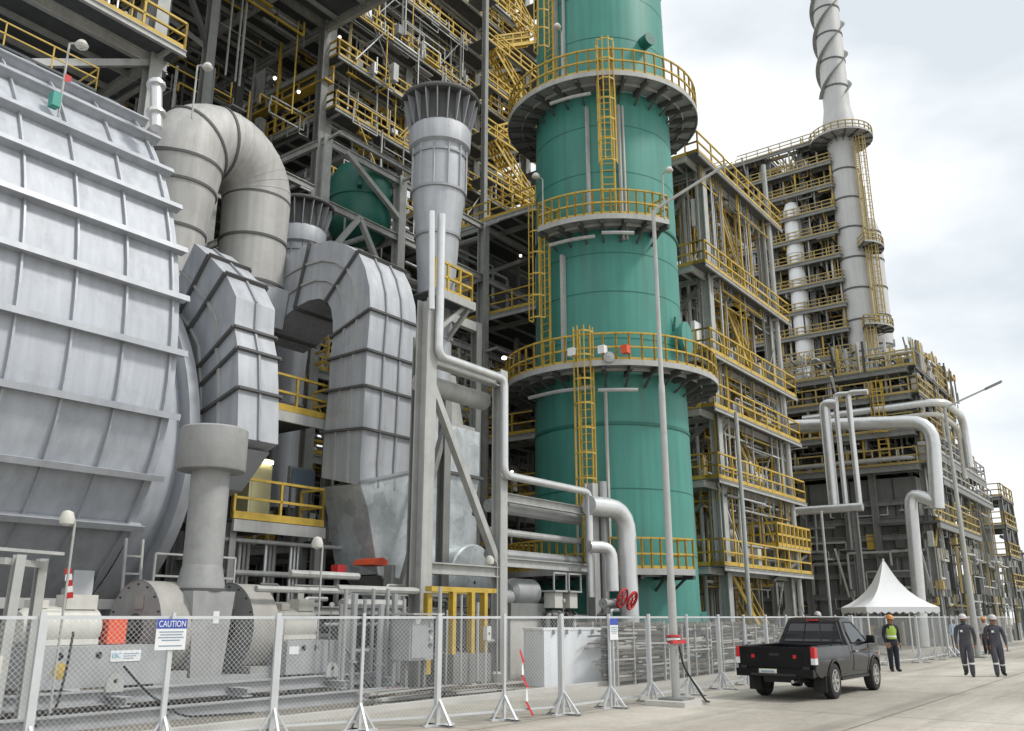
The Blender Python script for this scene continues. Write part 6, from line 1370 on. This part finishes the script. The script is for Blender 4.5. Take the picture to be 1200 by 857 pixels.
# ================================================================== PEOPLE
def person(p, yaw, label, pose, mats, h=1.74, vest=False, hat="helmet_white", extra=None):
    """one continuous skinned body; local frame: x to the figure's left, y forward (faces -y when yaw = 0), z up"""
    s = h / 1.74; nodes = {}; vs = []; rad = []; ed = []
    def n(k, x, y, z, rx, ry=None, par=None):
        nodes[k] = len(vs); vs.append((x * s, y * s, z * s)); rad.append((rx * s, (ry or rx) * s))
        if par is not None: ed.append((nodes[par], nodes[k]))
    n("pel", 0, 0, .93, .155, .12); n("wai", 0, .01, 1.08, .165, .125, "pel"); n("che", 0, 0, 1.28, .185, .135, "wai"); n("sho", 0, .0, 1.42, .13, .10, "che"); n("nek", 0, -.01, 1.50, .062, .06, "sho"); n("jaw", 0, -.035, 1.575, .072, .085, "nek"); n("hed", 0, -.02, 1.66, .082, .098, "jaw"); n("crn", 0, -.01, 1.71, .06, .07, "hed")
    n("nos", 0, -.125, 1.615, .016, .02, "jaw")
    for sd, k in ((1, "L"), (-1, "R")):
        q = pose[k]
        n("hip" + k, sd * .10, 0, .88, .118, .12, "pel"); n("kne" + k, sd * (.105 + q.get("kx", 0)), q["knee"][0], q["knee"][1], .088, .09, "hip" + k); n("ank" + k, sd * (.105 + q.get("ax", 0)), q["ank"][0], q["ank"][1], .072, .074, "kne" + k)
        n("hee" + k, sd * (.11 + q.get("ax", 0)), q["ank"][0] - .01, q["ank"][1] - .055, .052, .05, "ank" + k); n("toe" + k, sd * (.135 + q.get("ax", 0)), q["ank"][0] - .17, max(.04, q["ank"][1] - .06), .05, .04, "hee" + k)
        n("arm" + k, sd * .205, 0, 1.40, .074, .074, "sho"); e = q["elb"]; w_ = q["wri"]; n("elb" + k, sd * e[0], e[1], e[2], .06, .06, "arm" + k); n("wri" + k, sd * w_[0], w_[1], w_[2], .036, .036, "elb" + k)
        d = Vector((w_[0] - e[0], w_[1] - e[1], w_[2] - e[2])).normalized(); c = Vector((w_[0], w_[1], w_[2])) + d * .07; n("pal" + k, sd * c.x, c.y, c.z, .024, .038, "wri" + k)
        for f, (oy, ln) in enumerate(((-.03, .065), (-.01, .08), (.01, .075), (.03, .06))):
            a = c + d * .035 + Vector((0, oy, 0)); b = a + d * ln * .6 + Vector((-.012, 0, 0)); n("f%d%s" % (f, k), sd * a.x, a.y, a.z, .0095, None, "pal" + k); n("g%d%s" % (f, k), sd * b.x, b.y, b.z, .0085, None, "f%d%s" % (f, k)); b2 = b + d * ln * .45 + Vector((-.02, 0, 0)); n("h%d%s" % (f, k), sd * b2.x, b2.y, b2.z, .0075, None, "g%d%s" % (f, k))
        a = c - d * .03 + Vector((0, -.045, 0)); b = a + d * .05 + Vector((-.01, -.015, 0)); n("t" + k, sd * a.x, a.y, a.z, .011, None, "pal" + k); n("u" + k, sd * b.x, b.y, b.z, .009, None, "t" + k)
    me = bpy.data.meshes.new("person"); me.from_pydata(vs, ed, []); ob = bpy.data.objects.new("person_skeleton", me); col.objects.link(ob)
    md = ob.modifiers.new("skin", 'SKIN'); md.use_smooth_shade = True
    for i, v in enumerate(me.skin_vertices[0].data): v.radius = rad[i]; v.use_root = i == 0
    sb = ob.modifiers.new("sub", 'SUBSURF'); sb.levels = 2; sb.render_levels = 2
    dg = bpy.context.evaluated_depsgraph_get(); m2 = bpy.data.meshes.new_from_object(ob.evaluated_get(dg)); bpy.data.objects.remove(ob); m2.name = "person"
    for k in ("top", "leg", "skin", "boot"): m2.materials.append(MATS[mats[k]])
    wr = [Vector(vs[nodes["wri" + k]]) for k in "LR"]; pl = [Vector(vs[nodes["pal" + k]]) for k in "LR"]; an = [Vector(vs[nodes["ank" + k]]) for k in "LR"]
    for f in m2.polygons:
        c = f.center; f.use_smooth = True
        if c.z > 1.49 * s: f.material_index = 0 if mats.get("mask") and c.z < 1.60 * s else 2
        elif any((c - p_).length < .13 * s and (c - w_).dot(p_ - w_) > -.0005 for p_, w_ in zip(pl, wr)): f.material_index = 2
        elif c.z < .2 * s and any((c - a).length < .3 * s and c.z < a.z - .01 for a in an): f.material_index = 3
        elif c.z < .96 * s: f.material_index = 1
        else: f.material_index = 0
    r = bpy.data.objects.new("person", m2); col.objects.link(r); r.location = W(p); r.rotation_euler = (0, 0, yaw); ORG[r.name] = V(0, 0, 0); tag(r, label, "person")
    # helmet with brim
    hm = MB(); cz = 1.665 * s; k = []; prof_ = [(.145, .0), (.142, .03), (.13, .07), (.10, .11), (.055, .135), (.005, .142)]
    hm.lathe(0, -.015 * s, [(a * s, cz + b * s) for a, b in prof_], 18); hm.v = [Vector((q.x * .86, q.y * 1.08, q.z)) for q in hm.v]
    hm.build("helmet", hat, r); bm_ = MB(); bm_.add([V(-.10 * s, -.13 * s, cz), V(.10 * s, -.13 * s, cz), V(.07 * s, -.215 * s, cz - .012), V(-.07 * s, -.215 * s, cz - .012), V(-.10 * s, -.13 * s, cz + .012), V(.10 * s, -.13 * s, cz + .012), V(.07 * s, -.215 * s, cz - .002), V(-.07 * s, -.215 * s, cz - .002)], [(3, 2, 1, 0), (4, 5, 6, 7), (0, 1, 5, 4), (1, 2, 6, 5), (2, 3, 7, 6), (3, 0, 4, 7)]); bm_.build("helmet_brim", hat, r)
    for sx in (-.03, .03): MB().spin((sx * s, -.112 * s, 1.645 * s), (0, -1, 0), [(.012 * s, -.012), (.009 * s, .004), (.001, .007)], 8).build("eye", "black", r)
    for sx in (-.082, .082): MB().spin((sx * s, -.01, 1.63 * s), (sx, 0, 0), [(.001, -.015), (.026 * s, -.01), (.022 * s, .012), (.001, .014)], 8).build("ear", mats["skin"], r)
    MB().box(-.025 * s, .025 * s, -.118 * s, -.105 * s, 1.568 * s, 1.577 * s).build("mouth", "red" if not mats.get("mask") else "black", r)
    if vest:
        v = MB(); lev = [(1.02, .165, .135), (1.15, .165, .13), (1.28, .19, .142), (1.38, .185, .13), (1.445, .12, .11)]; N_ = 24
        for z, a, b in lev: v.v += [Vector((a * s * math.cos(2 * math.pi * i / N_), b * s * math.sin(2 * math.pi * i / N_), z * s)) for i in range(N_)]
        v.f = [(i * N_ + j, i * N_ + (j + 1) % N_, (i + 1) * N_ + (j + 1) % N_, (i + 1) * N_ + j) for i in range(len(lev) - 1) for j in range(N_)]; vo = v.build("safety_vest", "hivis", r)
        for z0 in (1.08,): b_ = MB(); b_.v = [Vector((a * s * math.cos(2 * math.pi * i / N_), b * s * math.sin(2 * math.pi * i / N_), z * s)) for z, a, b in ((z0, .171, .138), (z0 + .05, .171, .138)) for i in range(N_)]; b_.f = [(j, (j + 1) % N_, N_ + (j + 1) % N_, N_ + j) for j in range(N_)]; b_.build("reflective_band", "reflect", vo)
    else:
        MB().box(-.10 * s, -.03 * s, -.135 * s, -.122 * s, 1.27 * s, 1.33 * s).build("chest_badge", "reflect", r)
    if mats.get("bands"):
        for k in "LR":
            a, b = Vector(vs[nodes["kne" + k]]), Vector(vs[nodes["ank" + k]]); c = a.lerp(b, .35); MB().spin(c, b - a, [(.079 * s, -.025), (.083 * s, -.02), (.081 * s, .02), (.077 * s, .025)], 16).build("reflective_band", "reflect", r)
    return r
stand = {"L": dict(knee=(-.01, .49), ank=(0, .09), elb=(.26, .03, 1.13), wri=(.25, -.05, .89)), "R": dict(knee=(-.01, .49), ank=(0, .09), elb=(.26, .03, 1.13), wri=(.24, -.07, .89))}
walk1 = {"L": dict(knee=(-.17, .52), ank=(-.19, .10), elb=(.255, .09, 1.14), wri=(.25, .04, .89)), "R": dict(knee=(-.02, .49), ank=(.20, .13), elb=(.26, -.03, 1.14), wri=(.25, -.15, .91))}
walk2 = {"L": dict(knee=(-.03, .49), ank=(.17, .12), ax=.05, elb=(.265, -.02, 1.14), wri=(.27, -.12, .90)), "R": dict(knee=(-.15, .52), ank=(-.17, .10), elb=(.25, .08, 1.14), wri=(.245, .04, .89))}
def face(p, off=0): w = W(p); return math.atan2(-w.x, -w.y) * -1 + off
def yaw_to_cam(p, off=0): w = W(p); return math.atan2(w.y, w.x) - math.pi / 2 + off
p = at_z(1049, 787, 0); person(p, yaw_to_cam(p, .5), "guard in dark clothes, yellow vest and orange helmet standing by the pickup", stand, dict(top="navy", leg="navy", skin="skin", boot="boot"), 1.76, True, "helmet_orange")
p = at_z(1137, 793, 0); person(p, yaw_to_cam(p, -.1), "left of two workers in dark grey coveralls walking, face covered, pale helmet", walk1, dict(top="coverall", leg="coverall", skin="skin", boot="boot", mask=True, bands=True), 1.78)
p = at_z(1172, 793, 0); person(p, yaw_to_cam(p, .25), "right of two workers in dark grey coveralls walking, pale helmet, face bare", walk2, dict(top="coverall", leg="coverall", skin="skin", boot="boot", bands=True), 1.76)
p = at_z(1122, 769, 0); person(p, yaw_to_cam(p, .8), "distant person in pale blue shirt behind the fence left of the workers", stand, dict(top="cloth_blue", leg="navy", skin="skin", boot="boot"), 1.68)
p = at_z(1158, 767, 0); person(p, yaw_to_cam(p, -.6), "distant person in a pale shirt behind the fence between the workers", stand, dict(top="helmet_white", leg="navy", skin="skin", boot="boot"), 1.7, False, "helmet_orange")
p = at_z(963, 776, 0); person(p, yaw_to_cam(p, .3), "person in a white helmet half hidden behind the pickup cab", stand, dict(top="navy", leg="navy", skin="skin", boot="boot"), 1.9)

# steel bars and planks lying on the yard inside the fence
bp_ = thing("steel_bar_pile", "low pile of rusty steel bars lying on the yard behind the middle fence", "bar pile", (15.5, 13.9, 0))
for part, m_ in (("rusty_bars", "scrap"), ("pale_planks", "scrap_light")):
    mb = MB()
    for k in range(16): u = rnd.uniform(13.6, 16.2); v = rnd.uniform(13.2, 14.3); mb.beam((u, v, .05 + .09 * (k % 3)), (u + rnd.uniform(1.5, 3), v + rnd.gauss(0, .15), .05 + .09 * (k % 3)), rnd.choice([.06, .18]), .05)
    mb.build(part, m_, bp_)["kind"] = "stuff"

# ------------------------------------------------------------------ repeats of pipes: the largest in the picture as objects, the rest as one tangle
def seen_size(s):
    tot = 0
    for a, b in zip(s[0], s[0][1:]):
        w = W((a + b) / 2); dp = w.y * CP + (w.z - EYE) * SP
        if dp < 1: continue
        x = 600 + w.x / dp * FPX
        tot += (b - a).length * s[1] / dp ** 2 * (1 if -40 < x < 1240 else .01)
    return tot
PIPES.sort(key=seen_size, reverse=True)
for s in PIPES[:255]: make_pipe(*s)
for s in PIPES[255:]: pipe_mesh(FINE.setdefault(s[2], MB()), s[0], s[1], s[5], 7, ())
allv, allf, mi, ms = [], [], [], []
for m_, mb in FINE.items():
    k = len(allv); allv += mb.v; allf += [tuple(i + k for i in f) for f in mb.f]; mi += [len(ms)] * len(mb.f); ms.append(MATS[m_])
me = bpy.data.meshes.new("small_piping"); me.from_pydata(allv, [], allf)
for m_ in ms: me.materials.append(m_)
me.polygons.foreach_set("material_index", mi)
me.polygons.foreach_set("use_smooth", [True] * len(mi)); me.set_sharp_from_angle(angle=R(35))
ob = bpy.data.objects.new("small_piping", me); col.objects.link(ob); ob.rotation_euler = (0, 0, TH)
ob["kind"] = "stuff"; tag(ob, "tangle of thin tubes, cables and fittings filling the steel frames", "small piping")
